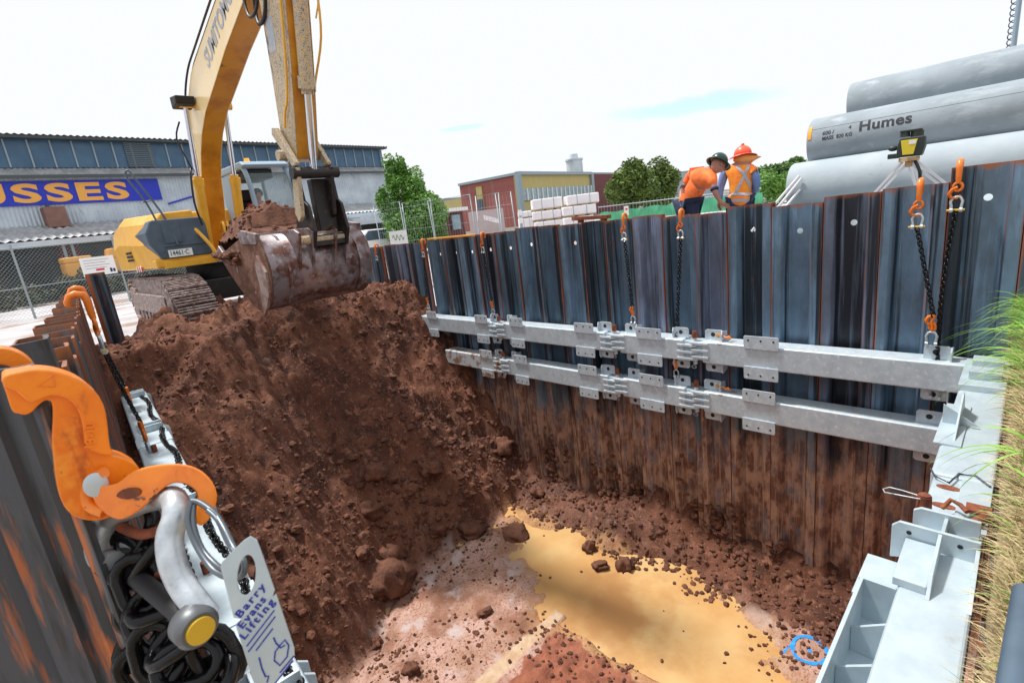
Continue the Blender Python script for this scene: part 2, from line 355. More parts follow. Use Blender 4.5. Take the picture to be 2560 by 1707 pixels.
def sheetmat(name, base, base2, mud, rusty):
    """rolled steel sheet: mill-blue face, rust along the edges stored per vertex, soil stuck on low down"""
    m = mat(name, base, .42, .35); n = m.node_tree; b = n.nodes[m['bsdf']]; N = n.nodes.new; Lk = n.links.new
    geo = N('ShaderNodeNewGeometry'); sep = N('ShaderNodeSeparateXYZ'); Lk(geo.outputs['Position'], sep.inputs[0])
    oi = N('ShaderNodeObjectInfo'); tcx = N('ShaderNodeTexCoord')
    addv = N('ShaderNodeVectorMath'); addv.operation = 'ADD'; Lk(tcx.outputs['Object'], addv.inputs[0])
    rs = N('ShaderNodeMath'); rs.operation = 'MULTIPLY'; rs.inputs[1].default_value = 40; Lk(oi.outputs['Random'], rs.inputs[0]); Lk(rs.outputs[0], addv.inputs[1])
    def noi(sc, st, det=6):
        mp = N('ShaderNodeMapping'); mp.inputs['Scale'].default_value = st; Lk(addv.outputs[0], mp.inputs[0])
        x = N('ShaderNodeTexNoise'); x.inputs['Scale'].default_value = sc; x.inputs['Detail'].default_value = det; x.inputs['Roughness'].default_value = .65; Lk(mp.outputs[0], x.inputs[0]); return x
    def mixc(f, a, b2):
        mx = N('ShaderNodeMix'); mx.data_type = 'RGBA'; Lk(f, mx.inputs[0])
        Lk(a, mx.inputs[6]) if hasattr(a, 'node') else setattr(mx.inputs[6], 'default_value', (*a, 1))
        Lk(b2, mx.inputs[7]) if hasattr(b2, 'node') else setattr(mx.inputs[7], 'default_value', (*b2, 1))
        return mx.outputs[2]
    def rng(x, a, b2, c=0, d=1):
        r = N('ShaderNodeMapRange'); Lk(x, r.inputs[0]); r.inputs[1].default_value = a; r.inputs[2].default_value = b2; r.inputs[3].default_value = c; r.inputs[4].default_value = d; return r.outputs[0]
    def mth(op, a, b2):
        q = N('ShaderNodeMath'); q.operation = op
        for i, z in enumerate((a, b2)):
            if isinstance(z, (int, float)): q.inputs[i].default_value = z
            else: Lk(z, q.inputs[i])
        return q.outputs[0]
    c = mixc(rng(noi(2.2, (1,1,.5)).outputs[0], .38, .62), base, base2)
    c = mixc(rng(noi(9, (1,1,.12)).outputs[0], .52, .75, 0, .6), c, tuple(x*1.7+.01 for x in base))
    c = mixc(rng(noi(5.5, (1,1,.02)).outputs[0], .50, .57, 0, .93), c, (.012,.017,.024))  # black upright bands paint in shaded facets that the even lighting leaves out
    c = mixc(rng(noi(4.2, (1,1,.04)).outputs[0], .60, .68, 0, .55), c, (.17,.25,.33))  # pale upright bands paint in the facets catching more light
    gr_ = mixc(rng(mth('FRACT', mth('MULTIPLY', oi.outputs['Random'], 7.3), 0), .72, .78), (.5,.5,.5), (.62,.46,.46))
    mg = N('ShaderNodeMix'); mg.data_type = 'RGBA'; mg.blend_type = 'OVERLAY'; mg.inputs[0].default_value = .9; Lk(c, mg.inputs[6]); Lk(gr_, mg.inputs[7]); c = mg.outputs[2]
    # per sheet tint
    hs = N('ShaderNodeHueSaturation'); Lk(c, hs.inputs['Color']); Lk(rng(oi.outputs['Random'], 0, 1, .65, 1.35), hs.inputs['Value'])
    c = hs.outputs[0]
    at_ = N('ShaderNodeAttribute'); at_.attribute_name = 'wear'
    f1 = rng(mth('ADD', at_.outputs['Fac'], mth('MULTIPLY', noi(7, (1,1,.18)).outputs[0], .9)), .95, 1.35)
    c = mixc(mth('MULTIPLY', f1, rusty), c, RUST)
    so_ = N('ShaderNodeSeparateXYZ'); Lk(tcx.outputs['Object'], so_.inputs[0])
    top = rng(mth('ADD', so_.outputs[2], mth('MULTIPLY', noi(6, (1,1,.5)).outputs[0], .18)), .05, .11)
    c = mixc(top, c, (.34,.11,.035))
    f3 = rng(noi(5, (1,1,.3)).outputs[0], .66, .72, 0, .8*rusty); c = mixc(f3, c, (.20,.07,.035))
    # soil stuck on
    zz = mth('ADD', sep.outputs[2], mth('MULTIPLY', mth('SUBTRACT', noi(2.4, (1,1,.45)).outputs[0], .5), 2.6))
    fm = rng(zz, mud, mud-.5)
    soilc = mixc(rng(noi(7, (1,1,.6)).outputs[0], .42, .56), (.42,.25,.175), (.16,.07,.045))
    soilc = mixc(rng(noi(14, (2,2,.10)).outputs[0], .5, .62, 0, .7), soilc, (.50,.34,.25))
    c = mixc(mth('MULTIPLY', fm, rng(noi(9, (1,1,.35)).outputs[0], .34, .5, .35, 1)), c, soilc)
    Lk(c, b.inputs[0])
    Lk(rng(mth('MAXIMUM', fm, f1), 0, 1, .38, .85), b.inputs['Roughness'])
    Lk(rng(mth('MAXIMUM', fm, f1), 0, 1, .35, 0), b.inputs['Metallic'])
    bp = N('ShaderNodeBump'); bp.inputs['Distance'].default_value = .006; Lk(noi(16, (1,1,.8)).outputs[0], bp.inputs['Height'])
    Lk(rng(fm, 0, 1, .12, 1), bp.inputs['Strength']); Lk(bp.outputs[0], b.inputs['Normal'])
    return m
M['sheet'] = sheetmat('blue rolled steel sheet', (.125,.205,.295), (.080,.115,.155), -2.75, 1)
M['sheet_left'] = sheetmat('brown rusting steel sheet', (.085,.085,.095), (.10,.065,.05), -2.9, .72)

# ------------------------------------------------------------------ ground
def lx(y): return -.06+.083*y             # left wall line
gm = mat('pale gravel ground', (.50,.48,.50), .9)
def ground_mat(m):
    n = m.node_tree; b = n.nodes[m['bsdf']]; N = n.nodes.new; Lk = n.links.new
    geo = N('ShaderNodeNewGeometry'); sep = N('ShaderNodeSeparateXYZ'); Lk(geo.outputs['Position'], sep.inputs[0])
    def noi(sc, d=8):
        x = N('ShaderNodeTexNoise'); x.inputs['Scale'].default_value = sc; x.inputs['Detail'].default_value = d; Lk(geo.outputs['Position'], x.inputs[0]); return x.outputs[0]
    def rng(x, a, c, d=0, e=1):
        r = N('ShaderNodeMapRange'); Lk(x, r.inputs[0]); r.inputs[1].default_value = a; r.inputs[2].default_value = c; r.inputs[3].default_value = d; r.inputs[4].default_value = e; return r.outputs[0]
    def mixc(f, a, c):
        mx = N('ShaderNodeMix'); mx.data_type = 'RGBA'; Lk(f, mx.inputs[0])
        for i, z in ((6, a), (7, c)):
            if isinstance(z, tuple): mx.inputs[i].default_value = (*z, 1)
            else: Lk(z, mx.inputs[i])
        return mx.outputs[2]
    c = mixc(rng(noi(.9), .4, .6), (.52,.50,.52), (.40,.38,.39))
    c = mixc(rng(noi(14), .55, .7, 0, .6), c, (.28,.24,.22))
    c = mixc(rng(noi(.5), .56, .62, 0, .9), c, (.30,.20,.15))
    far = rng(sep.outputs[1], 26, 30); c = mixc(far, c, (.16,.15,.12))
    near = rng(sep.outputs[1], .5, .2); c = mixc(near, c, mixc(rng(noi(9), .42, .6), (.34,.25,.13), (.18,.12,.06)))
    Lk(c, b.inputs[0])
    bp = N('ShaderNodeBump'); bp.inputs['Distance'].default_value = .03; Lk(noi(6), bp.inputs['Height']); Lk(bp.outputs[0], b.inputs['Normal'])
ground_mat(gm)
g = MB(); B = 900; y0h, y1h = -.06, 9.7
g.add([(-B,-B,G),(B,-B,G),(B,y0h,G),(-B,y0h,G)], [(0,1,2,3)])
g.add([(-B,y1h,G),(B,y1h,G),(B,B,G),(-B,B,G)], [(0,1,2,3)])
g.add([(-B,y0h,G),(lx(y0h)-.14,y0h,G),(lx(y1h)-.14,y1h,G),(-B,y1h,G)], [(0,1,2,3)])
g.add([(6.16,y0h,G),(B,y0h,G),(B,y1h,G),(6.16,y1h,G)], [(0,1,2,3)])
struct(g.build('ground', gm))

# ------------------------------------------------------------------ soil in the pit (one height field)
def sst(a, b, x):
    t = max(0, min(1, (x-a)/(b-a))); return t*t*(3-2*t)
PUD = [(5.75,6.05),(5.95,5.2),(5.55,4.4),(5.6,3.6),(5.45,3.0),(5.15,2.5),(4.9,1.9),(4.45,1.55),(3.8,1.3),(3.70,2.4),(3.74,3.3),(3.80,3.72),(3.98,3.95),(4.40,4.25),(4.55,4.9),(5.0,5.4),(5.3,6.0)]
def sdpoly(x, y, P):
    d = 1e9; ins = False; n = len(P)
    for i in range(n):
        ax, ay = P[i]; bx_, by = P[(i+1) % n]
        ex, ey = bx_-ax, by-ay; wx, wy = x-ax, y-ay
        t = max(0, min(1, (wx*ex+wy*ey)/(ex*ex+ey*ey))); dx, dy = wx-ex*t, wy-ey*t
        d = min(d, dx*dx+dy*dy)
        if (ay > y) != (by > y) and x < (bx_-ax)*(y-ay)/(by-ay)+ax: ins = not ins
    d = math.sqrt(d); return -d if ins else d
WL = -4.965
def soil_h(x, y):
    n1 = noise.fractal(V((x*.9, y*.9, 1.3)), 1.0, 2.0, 4); n2 = noise.fractal(V((x*3.1, y*3.1, 7)), .9, 2.1, 5)
    n3 = noise.fractal(V((x*11, y*11, 3)), .8, 2.1, 4)
    toe = 6.0+.40*noise.noise(V((x*.8, 2.2, 0)))-.95*sst(2.9,1.9,x) + .12*noise.noise(V((x*3.2, 5.2, 0)))
    if x > 4.8: toe = toe*(1-sst(4.8,5.8,x))+6.05*sst(4.8,5.8,x)
    t = y-toe
    mound = -5+1.25*t+.22*n1*sst(0,1.2,t)+.16*sst(.9,.0,abs(t-.35))
    mound += .05*math.sin(x*19+2*n1)*sst(.45,.6,noise.noise(V((x*.7, y*.5, 4)))+.5)*sst(.6,1.4,t)
    mound = min(mound, -1.2+.10*n1+.05*max(0, 9.5-y)) if mound > -1.3 else mound
    mound = min(mound, -2.02+max(0, x-(.32+.083*y))*1.0+.06*n1+3*sst(8.4,9.7,y)) if x < 2.2 else mound
    mound += .22*sst(9.0,9.5,y)*sst(1.2,1.7,x)*sst(5.4,4.8,x)*(.8+.5*n2)
    f = -4.90+.02*n1
    d = sdpoly(x, y, PUD) if (1.0 < y < 6.8 and x > 2.0) else 2
    if d < 2:
        wob = .15*n2+.05*n1+.05*n3
        f = WL-.05+ .11*max(-.6, min(1.1, (d+wob)*2.2)) 
    # raised block of undisturbed clay
    if x < 3.72 and y < 3.70: f = max(f, -4.86+.05*n2+.04*n1)
    if x < 3.9 and 3.70 < y < 3.90: f = max(min(f, -4.90), -4.935+.006*n2)
    f += .012*math.sin((x*.35+y)*16+3*n1)*sst(.45,.62,noise.noise(V((x*.6, y*.6, 9)))+.5)
    # soil banked against the right wall and left wall
    f = max(f, -5.0+ (x-5.35+.35*n1)*.85) if x > 4.8 else f
    if x < 1.4: f = max(f, -4.95+(1.15+.3*n1-x)*.8)
    k = sst(-.35, .35, mound-f); h = f*(1-k)+mound*k
    rough = .012+.10*sst(-.3,.6,t)+.05*sst(5.2,5.7,x)
    if -.4 < t < .5: rough += .04
    h += rough*n2+ (.004+.034*sst(-.3,.5,t)+.015*sst(5.2,5.7,x))*n3
    # ridges of clods
    if t > -.3 or x > 5.2:
        cell = noise.cell(V((x*4.5+n1, y*4.5, 0))); h += .05*(cell)*sst(-.3,.4,max(t, (x-5.4)*3))*(.5+.5*n2)
    return h, t, d
sm = MB(); dx = .032; X0, X1, Y0, Y1 = -.25, 6.16, -.2, 10.6
nx = int((X1-X0)/dx); ny = int((Y1-Y0)/dx); cols = []; P = []
for j in range(ny+1):
    y = Y0+(Y1-Y0)*j/ny
    for i in range(nx+1):
        x = X0+(X1-X0)*i/nx; h, t, d = soil_h(x, y)
        P.append((x, y, h))
        # soil kind: 0 dark loam mound, 1 pale clay, 2 wet ochre, 3 red clay
        cols.append((max(sst(-.35,.25,t+.25*noise.noise(V((x*5,y*5,0)))), sst(5.15,5.5,x+.2*noise.noise(V((x*4,y*4,5)))) if y > 1.0 else sst(5.6,5.9,x)), sst(.55,0,d), 1 if (x < 3.6+.1*noise.noise(V((x*6,y*6,0))) and y < 3.6+.1*noise.noise(V((x*6,y*6,9)))) else 0, sst(.02,.0,abs(y-3.80)-.08) if x < 3.95 else 0))
me = bpy.data.meshes.new('earth')
me.from_pydata(P, [], [(j*(nx+1)+i, j*(nx+1)+i+1, (j+1)*(nx+1)+i+1, (j+1)*(nx+1)+i) for j in range(ny) for i in range(nx)])
ca = me.color_attributes.new('kind', 'FLOAT_COLOR', 'POINT')
ca.data.foreach_set('color', [c for q in cols for c in q])
me.polygons.foreach_set('use_smooth', [True]*len(me.polygons))
def soilmat():
    m = mat('excavated earth', (.2,.1,.06), .95, spec=.3); n = m.node_tree; b = n.nodes[m['bsdf']]; N = n.nodes.new; Lk = n.links.new
    geo = N('ShaderNodeNewGeometry'); a = N('ShaderNodeAttribute'); a.attribute_name = 'kind'; sp = N('ShaderNodeSeparateColor'); Lk(a.outputs['Color'], sp.inputs[0])
    def noi(sc, d=8, r=.6):
        x = N('ShaderNodeTexNoise'); x.inputs['Scale'].default_value = sc; x.inputs['Detail'].default_value = d; x.inputs['Roughness'].default_value = r; Lk(geo.outputs['Position'], x.inputs[0]); return x.outputs[0]
    def rng(x, p, c, d=0, e=1):
        r = N('ShaderNodeMapRange'); Lk(x, r.inputs[0]); r.inputs[1].default_value = p; r.inputs[2].default_value = c; r.inputs[3].default_value = d; r.inputs[4].default_value = e; return r.outputs[0]
    def mixc(f, p, c):
        mx = N('ShaderNodeMix'); mx.data_type = 'RGBA'; Lk(f, mx.inputs[0])
        for i, z in ((6, p), (7, c)):
            if isinstance(z, tuple): mx.inputs[i].default_value = (*z, 1)
            else: Lk(z, mx.inputs[i])
        return mx.outputs[2]
    pale = mixc(rng(noi(3), .4, .6), (.54,.35,.29), (.40,.23,.16)); pale = mixc(rng(noi(1.1), .52, .60, 0, .85), pale, (.26,.12,.075)); pale = mixc(rng(noi(34), .54, .6), pale, (.30,.12,.07)); pale = mixc(rng(noi(2.0), .55, .62, 0, .8), pale, (.56,.46,.44))
    ochre = mixc(rng(noi(5), .4, .6), (.52,.29,.125), (.42,.21,.10)); ochre = mixc(rng(noi(40), .58, .63), ochre, (.22,.09,.05)); 
    redc = mixc(rng(noi(7), .42, .58), (.36,.13,.075), (.25,.085,.05))
    loam = mixc(rng(noi(1.1), .42, .60), (.170,.068,.040), (.080,.032,.021)); loam = mixc(rng(noi(.55), .54, .62, 0, .7), loam, (.23,.10,.058)); loam = mixc(rng(noi(4.2), .56, .62, 0, .8), loam, (.055,.024,.017)); loam = mixc(rng(noi(9), .56, .64), loam, (.26,.115,.07)); loam = mixc(rng(noi(30), .6, .66), loam, (.30,.15,.10)); loam = mixc(rng(noi(22), .38, .30), loam, (.05,.022,.016))
    c = mixc(sp.outputs[1], pale, ochre); c = mixc(sp.outputs[2], c, redc); c = mixc(a.outputs['Alpha'], c, mixc(rng(noi(6), .4, .6), (.62,.46,.32), (.52,.33,.20))); c = mixc(sp.outputs[0], c, loam)
    Lk(c, b.inputs[0])
    bp = N('ShaderNodeBump'); bp.inputs['Distance'].default_value = .02; Lk(noi(26, 6, .7), bp.inputs['Height']); Lk(bp.outputs[0], b.inputs['Normal'])
    Lk(rng(sp.outputs[1], 0, 1, .9, .5), b.inputs['Roughness'])
    return m
M['soil'] = soilmat(); me.materials.append(M['soil'])
eo = bpy.data.objects.new('earth_slope', me); C.objects.link(eo); struct(eo)
# muddy water
wm = mat('muddy water', (.58,.33,.13), .10, 0, .8, (.62,.41,.19), .42, .6, spec=.5, layers=[((.48,.25,.10), .7, .52, .66, None)], bump=.0015, bump_s=9)
pw = MB().add([(2.2,1.0,WL),(5.9,1.0,WL),(5.9,6.5,WL),(2.2,6.5,WL)], [(0,1,2,3)])
struct(pw.build('water', wm))
# clods: one object for the countless crumbs, individual ones for the big lumps
random.seed(4)
def clod_mesh(mb, c, r, seg=7, rings=5, mi=0, flat=False):
    sd = random.uniform(0, 99); sc = V((random.uniform(.7,1.2), random.uniform(.7,1.2), random.uniform(.5,.85)))
    rz = Matrix.Rotation(random.uniform(0, 6.3), 3, 'Z') @ Matrix.Rotation(random.uniform(-.5,.5), 3, 'X')
    def fn(p):
        q = (p-V(c))/r; k = 1+.55*noise.noise(q*1.6+V((sd,0,0)))+.2*noise.noise(q*4+V((sd,5,0)))
        q = V((q.x*sc.x, q.y*sc.y, q.z*sc.z))*k
        q.x = round(q.x*1.8)/1.8*.5+q.x*.5; q.z = round(q.z*2.2)/2.2*.5+q.z*.5; q.y = round(q.y*1.9)/1.9*.35+q.y*.65
        return V(c)+(rz @ q)*r
    k0 = len(mb.sm); mb.ball(c, r, seg, rings, mi, fn)
    if flat: mb.sm[k0:] = [False]*(len(mb.sm)-k0)
cm = MB()
for i in range(9000):
    y = random.uniform(1.0, 9.6); x = random.uniform(.4, 6.0)
    h, t, d = soil_h(x, y)
    if t > 0: 
        r = .011*math.exp(abs(random.gauss(0, .75)))*(1.15 if t < 1.5 else .9)
        if t > 1.6 and abs(x-2.9) < 1.3 and random.random() < .6: continue
        r = min(r, .085)
    elif x > 5.2+.3*noise.noise(V((x,y*2,0))): r = random.uniform(.010,.045)
    else:
        if noise.noise(V((x*1.3, y*1.3, 2)))+random.uniform(-.5,.5) < .15: continue
        if d < 0 and random.random() < .95: continue
        r = random.uniform(.008,.03)
    clod_mesh(cm, (x, y, max(h, WL)+r*.2), r, 6, 4, flat=True)
cl = cm.build('soil_crumbs', M['soil_load']); tag(cl, 'loose crumbs and small clods of brown soil over the slope and pit floor', 'soil crumbs', kind='stuff')
big = [(1185,1335,.19,'rounded dark clod alone on the pale clay left of the puddle'),(975,1465,.33,'largest boulder-like clod of soil at the foot of the slope'),(985,1405,.22,'flat-topped clod just behind the largest boulder-like clod'),
 (1290,1340,.17,'dark rounded clod standing at the left edge of the puddle'),(905,1390,.14,'pinkish flat lump of soil left of the largest clods'),(1100,1330,.15,'dark wedge-shaped clod at the toe of the slope'),
 (1475,1375,.11,'clod sitting in the shallow far part of the puddle'),(1563,1420,.12,'dark oblong clod lying in the ochre water'),(1500,1418,.10,'small clod left of the oblong one in the water'),
 (1345,1240,.14,'dark clod at the farthest tip of the puddle'),(1030,1680,.10,'orange-brown pebble-like clod at the bottom edge of the pale clay'),(945,1610,.09,'small clod on pale clay below the largest clod'),(1215,1535,.09,'small dark clod on the trampled clay beside the strip'),
 (1080,1180,.2,'blocky clod on the slope right of centre'),(940,1190,.22,'broad lighter clod half way up the slope'),(1260,1130,.22,'long pinkish clod on the slope near the sheet wall'),(930,1290,.16,'lighter clod low on the slope above the boulder')]
def hit(px, py):
    d = ray(px, py).normalized(); s = .5
    while s < 14:
        p = d*s
        if -.2 < p.x < 6.1 and p.y < 10.4:
            h = max(soil_h(p.x, p.y)[0], WL)
            if p.z < h: return V((p.x, p.y, h))
        s += .02
    return d*8
for px, py, r, lab in big:
    p = hit(px, py); c = MB(); clod_mesh(c, (0,0,r*.3), r, 22, 15)
    clod_mesh(c, (r*.7*random.uniform(-1,1), r*.5, r*.1), r*.5, 12, 8)
    o = c.build('soil_clod', M['soil_load'], loc=p); tag(o, lab, 'clod', 'large clods of soil')
# painted ring mark
pr = MB(); cen = hit(2025, 1628)
def ringpt(a, r, k=0): 
    x = cen.x+r*math.cos(a)*1.0; y = cen.y+r*math.sin(a)*.95; return (x, y, max(soil_h(x, y)[0], WL)+.006+k)
NR = 60
for i in range(NR):
    a0 = 2*math.pi*i/NR; a1 = 2*math.pi*(i+1)/NR; w0 = .023+.008*noise.noise(V((math.cos(a0)*2,math.sin(a0)*2,0))); w1 = .023+.008*noise.noise(V((math.cos(a1)*2,math.sin(a1)*2,0))); r0 = .175; r1 = .175
    pr.add([ringpt(a0,r0-w0),ringpt(a1,r1-w1),ringpt(a1,r1+w1),ringpt(a0,r0+w0)], [(0,1,2,3)])
dot_ = MB()
for i in range(12):
    a0 = 2*math.pi*i/12; a1 = 2*math.pi*(i+1)/12; dot_.add([ringpt(0,0),ringpt(a0,.022),ringpt(a1,.022)], [(0,1,2)])
for i in range(8):
    a0 = rad(98)+i*.06; pr.add([ringpt(a0,.18+.01*i),ringpt(a0+.06,.19+.01*i),ringpt(a0+.06,.215+.012*i),ringpt(a0,.205+.012*i)], [(0,1,2,3)])
o = pr.build('paint_mark', M['paintblue']); tag(o, 'blue spray-painted circle with a centre dot on wet ochre clay', 'paint mark'); dot_.build('centre_dot', M['paintblue'], o)

# ------------------------------------------------------------------ sheet piles
def sheet_mesh(name, prof, hole, length, mats, th=.009):
    """prof: list of (along, depth, wear). hole = (i, z) panel index. top at z=0; local x = depth away from pit, y = along"""
    vs = []; fs = []; wr = []
    zs = [0, -.12, -.5, -1.2, -2.4, -length]
    def vv(a, d, z, w_): vs.append((d, a, z)); wr.append(w_); return len(vs)-1
    n = len(prof); grid = {}
    for i, (a, d, w_) in enumerate(prof):
        for j, z in enumerate(zs): grid[i, j] = vv(a, d, z, w_)
    for i in range(n-1):
        for j in range(len(zs)-1):
            if hole and i == hole and j == 1:
                q = [grid[i,j], grid[i+1,j], grid[i+1,j+1], grid[i,j+1]]
                a0, d0, _ = prof[i]; a1, d1, _ = prof[i+1]; ac = (a0+a1)/2; dc = (d0+d1)/2; r = .030; zc = (zs[j]+zs[j+1])/2+.03
                K = 16; ring = [vv(ac+r*math.cos(2*math.pi*k/K), dc, zc+r*math.sin(2*math.pi*k/K), .1) for k in range(K)]
                # corner order by angle: (a1,top)45deg, (a0,top)135, (a0,bot)225, (a1,bot)315
                cr = [(q[1], 2), (q[0], 6), (q[3], 10), (q[2], 14)]
                for m_ in range(4):
                    c0, k0 = cr[m_]; c1, k1 = cr[(m_+1) % 4]
                    for k in range(4): 
                        ka = k0+k; A = ring[ka % K]; Bq = ring[(ka+1) % K]
                        if k < 2: fs.append((c0, A, Bq))
                        else: fs.append((c1, A, Bq))
                    fs.append((c0, ring[(k0+2) % K], c1))
            else: fs.append((grid[i,j], grid[i+1,j], grid[i+1,j+1], grid[i,j+1]))
    me = bpy.data.meshes.new(name); me.from_pydata(vs, [], fs)
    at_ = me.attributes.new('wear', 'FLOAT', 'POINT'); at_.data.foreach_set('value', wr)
    bm = bmesh.new(); bm.from_mesh(me); bmesh.ops.recalc_face_normals(bm, faces=bm.faces); bm.to_mesh(me); bm.free()
    me.materials.append(mats)
    return me
def sheet(me, loc, rz, lab, grp):
    o = bpy.data.objects.new('sheet_pile', me); C.objects.link(o); o.location = loc; o.rotation_euler = (0, 0, rz)
    s_ = o.modifiers.new('thick', 'SOLIDIFY'); s_.thickness = .009; s_.offset = 0
    return tag(o, lab, 'sheet pile', grp)
# right wall: along is measured from the near edge of the sheet to the far edge
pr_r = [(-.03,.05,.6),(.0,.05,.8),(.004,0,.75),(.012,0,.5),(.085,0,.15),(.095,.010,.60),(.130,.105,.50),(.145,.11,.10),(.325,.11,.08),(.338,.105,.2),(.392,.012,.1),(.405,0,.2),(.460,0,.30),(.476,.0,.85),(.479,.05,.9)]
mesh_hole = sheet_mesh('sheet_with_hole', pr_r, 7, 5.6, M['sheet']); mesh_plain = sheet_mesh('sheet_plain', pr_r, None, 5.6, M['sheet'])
YB = [(-.44,-.06,1),(.04,-.06,1),(.535,-.18,0),(1.02,-.20,1),(1.505,-.25,1),(2.0,-.205,1),(2.48,-.26,0),(2.86,-.25,1),(3.30,-.215,0),(3.72,-.23,1),(4.17,-.22,0),(4.56,-.235,1),(5.02,-.22,0),(5.46,-.215,1),(5.9,-.25,1),(6.42,-.26,1),(6.9,-.28,1),(7.38,-.28,1),(7.84,-.29,1),(8.48,-.31,0),(8.97,-.31,1),(9.45,-.31,1),(10.06,-.33,1),(10.54,-.34,0)]
ordr = ['first','second','third','fourth','fifth','sixth','seventh','eighth','ninth','tenth','eleventh','twelfth','thirteenth','fourteenth','fifteenth','sixteenth','seventeenth','eighteenth','nineteenth','twentieth','twenty-first','twenty-second','twenty-third','twenty-fourth']
random.seed(9)
for i, (y, z, hl) in enumerate(YB):
    nxt = YB[i+1][0] if i+1 < len(YB) else y+.49; wd = min(nxt-y, .497)
    lab = f'{"holed" if hl else "plain"} blue steel sheet, {ordr[i]} from the near right corner in the long right wall'
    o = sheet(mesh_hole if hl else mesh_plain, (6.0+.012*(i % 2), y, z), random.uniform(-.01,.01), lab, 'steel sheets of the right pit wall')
    o.scale.y = wd/.487
# left wall
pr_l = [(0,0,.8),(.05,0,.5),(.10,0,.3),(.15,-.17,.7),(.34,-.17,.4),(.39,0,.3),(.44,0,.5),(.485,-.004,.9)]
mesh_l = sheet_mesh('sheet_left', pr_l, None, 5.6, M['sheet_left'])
M['sheet_near'] = mat('dark streaked foreground steel', (.060,.066,.078), .55, .2, 30, (.34,.10,.03), .57, .64, stretch=(1,1,.10), bump=.002, bump_s=20, layers=[((.028,.03,.03), 16, .50, .6, (1,1,.12)), ((.50,.15,.04), 9, .60, .67, (1,1,.2)), ((.16,.15,.16), 24, .62, .72, (1,1,.07))])
pr_n = [(0,0,.8),(.02,-.012,.5),(.03,-.004,.4),(.05,-.004,.3),(.055,-.030,.6),(.075,-.052,.5),(.070,-.062,.4),(.095,-.098,.6),(.110,-.104,.4),(.112,-.130,.7),(.14,-.19,.5),(.34,-.19,.4),(.39,0,.3),(.44,0,.5),(.485,-.004,.9)]
mesh_n = sheet_mesh('sheet_near', pr_n, None, 5.6, M['sheet_near'])
ang = -math.atan(.083)
zz = [-.125,-.20,-.30,-.24,-.36,-.27,-.34,-.30,-.34,-.36,-.32,-.35,-.33,-.36,-.34,-.36,-.35,-.36,-.36,-.36]
k = 0; y = .955
zl = [(-.125,'rust-streaked sheet under the two big orange hooks'),(-.15,'blurred dark sheet next to the big hooks'),(-.30,'rusty sheet just beyond the big hooks'),(-.36,'low rusty sheet third past the big hooks')]
for i in range(19):
    z = zz[i]
    lab = f'brown rusting steel sheet, {ordr[i]} from the camera in the left pit wall'
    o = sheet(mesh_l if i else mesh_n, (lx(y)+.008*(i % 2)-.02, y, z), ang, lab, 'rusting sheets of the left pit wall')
    y += .487
o = sheet(mesh_plain, (1.18, 10.35, -.10), rad(150), 'tall blue sheet standing at the far end of the left wall', None)
# near end: cut low under the grass
for i in range(12):
    o = sheet(mesh_l, (.6+i*.487, -.035, -1.74), rad(-90), f'low rusty sheet, {ordr[i]} from the camera side under the grass bank', 'low sheets of the near end wall'); o.scale.x = .22

bk_ = MB(); nb = 160; vs = []
for i in range(nb+1):
    x = .3+5.9*i/nb
    for k_, (yy, z_) in enumerate(((-.30,G+.012),(-.10,G+.005),(-.035,G-.10),(-.02,G-.34),(-.022,G-.56))):
        q = noise.fractal(V((x*4, k_*.7, 3)), 1, 2, 4); vs.append((x, yy+.022*q, z_+(.02*q if k_ > 0 else 0)))
bk_.add(vs, [(5*i+k_, 5*i+k_+1, 5*(i+1)+k_+1, 5*(i+1)+k_) for i in range(nb) for k_ in range(4)])
struct(bk_.build('grass_bank', gm))
ck = MB(); random.seed(31)
for i in range(3200):
    y = random.uniform(.4, 7.4); lim = -3.5-.5*noise.noise(V((y*1.4, 0, 0)))-.08*y*0
    z = -4.95+abs(random.gauss(0, .45))
    if noise.noise(V((y*1.7, z*1.1, 6))) < .08: continue
    z = min(z, -3.1); r = random.uniform(.018,.055)*(1.3 if z < -4.4 else 1)
    ph0 = (y*100 % 49)/49
    clod_mesh(ck, (6.005+random.uniform(-.02,.07), y, z), r, 6, 4, flat=True)
o = ck.build('caked_mud', M['soil_load']); tag(o, 'brown mud caked in lumps on the lower part of the right steel wall', 'mud', kind='stuff')
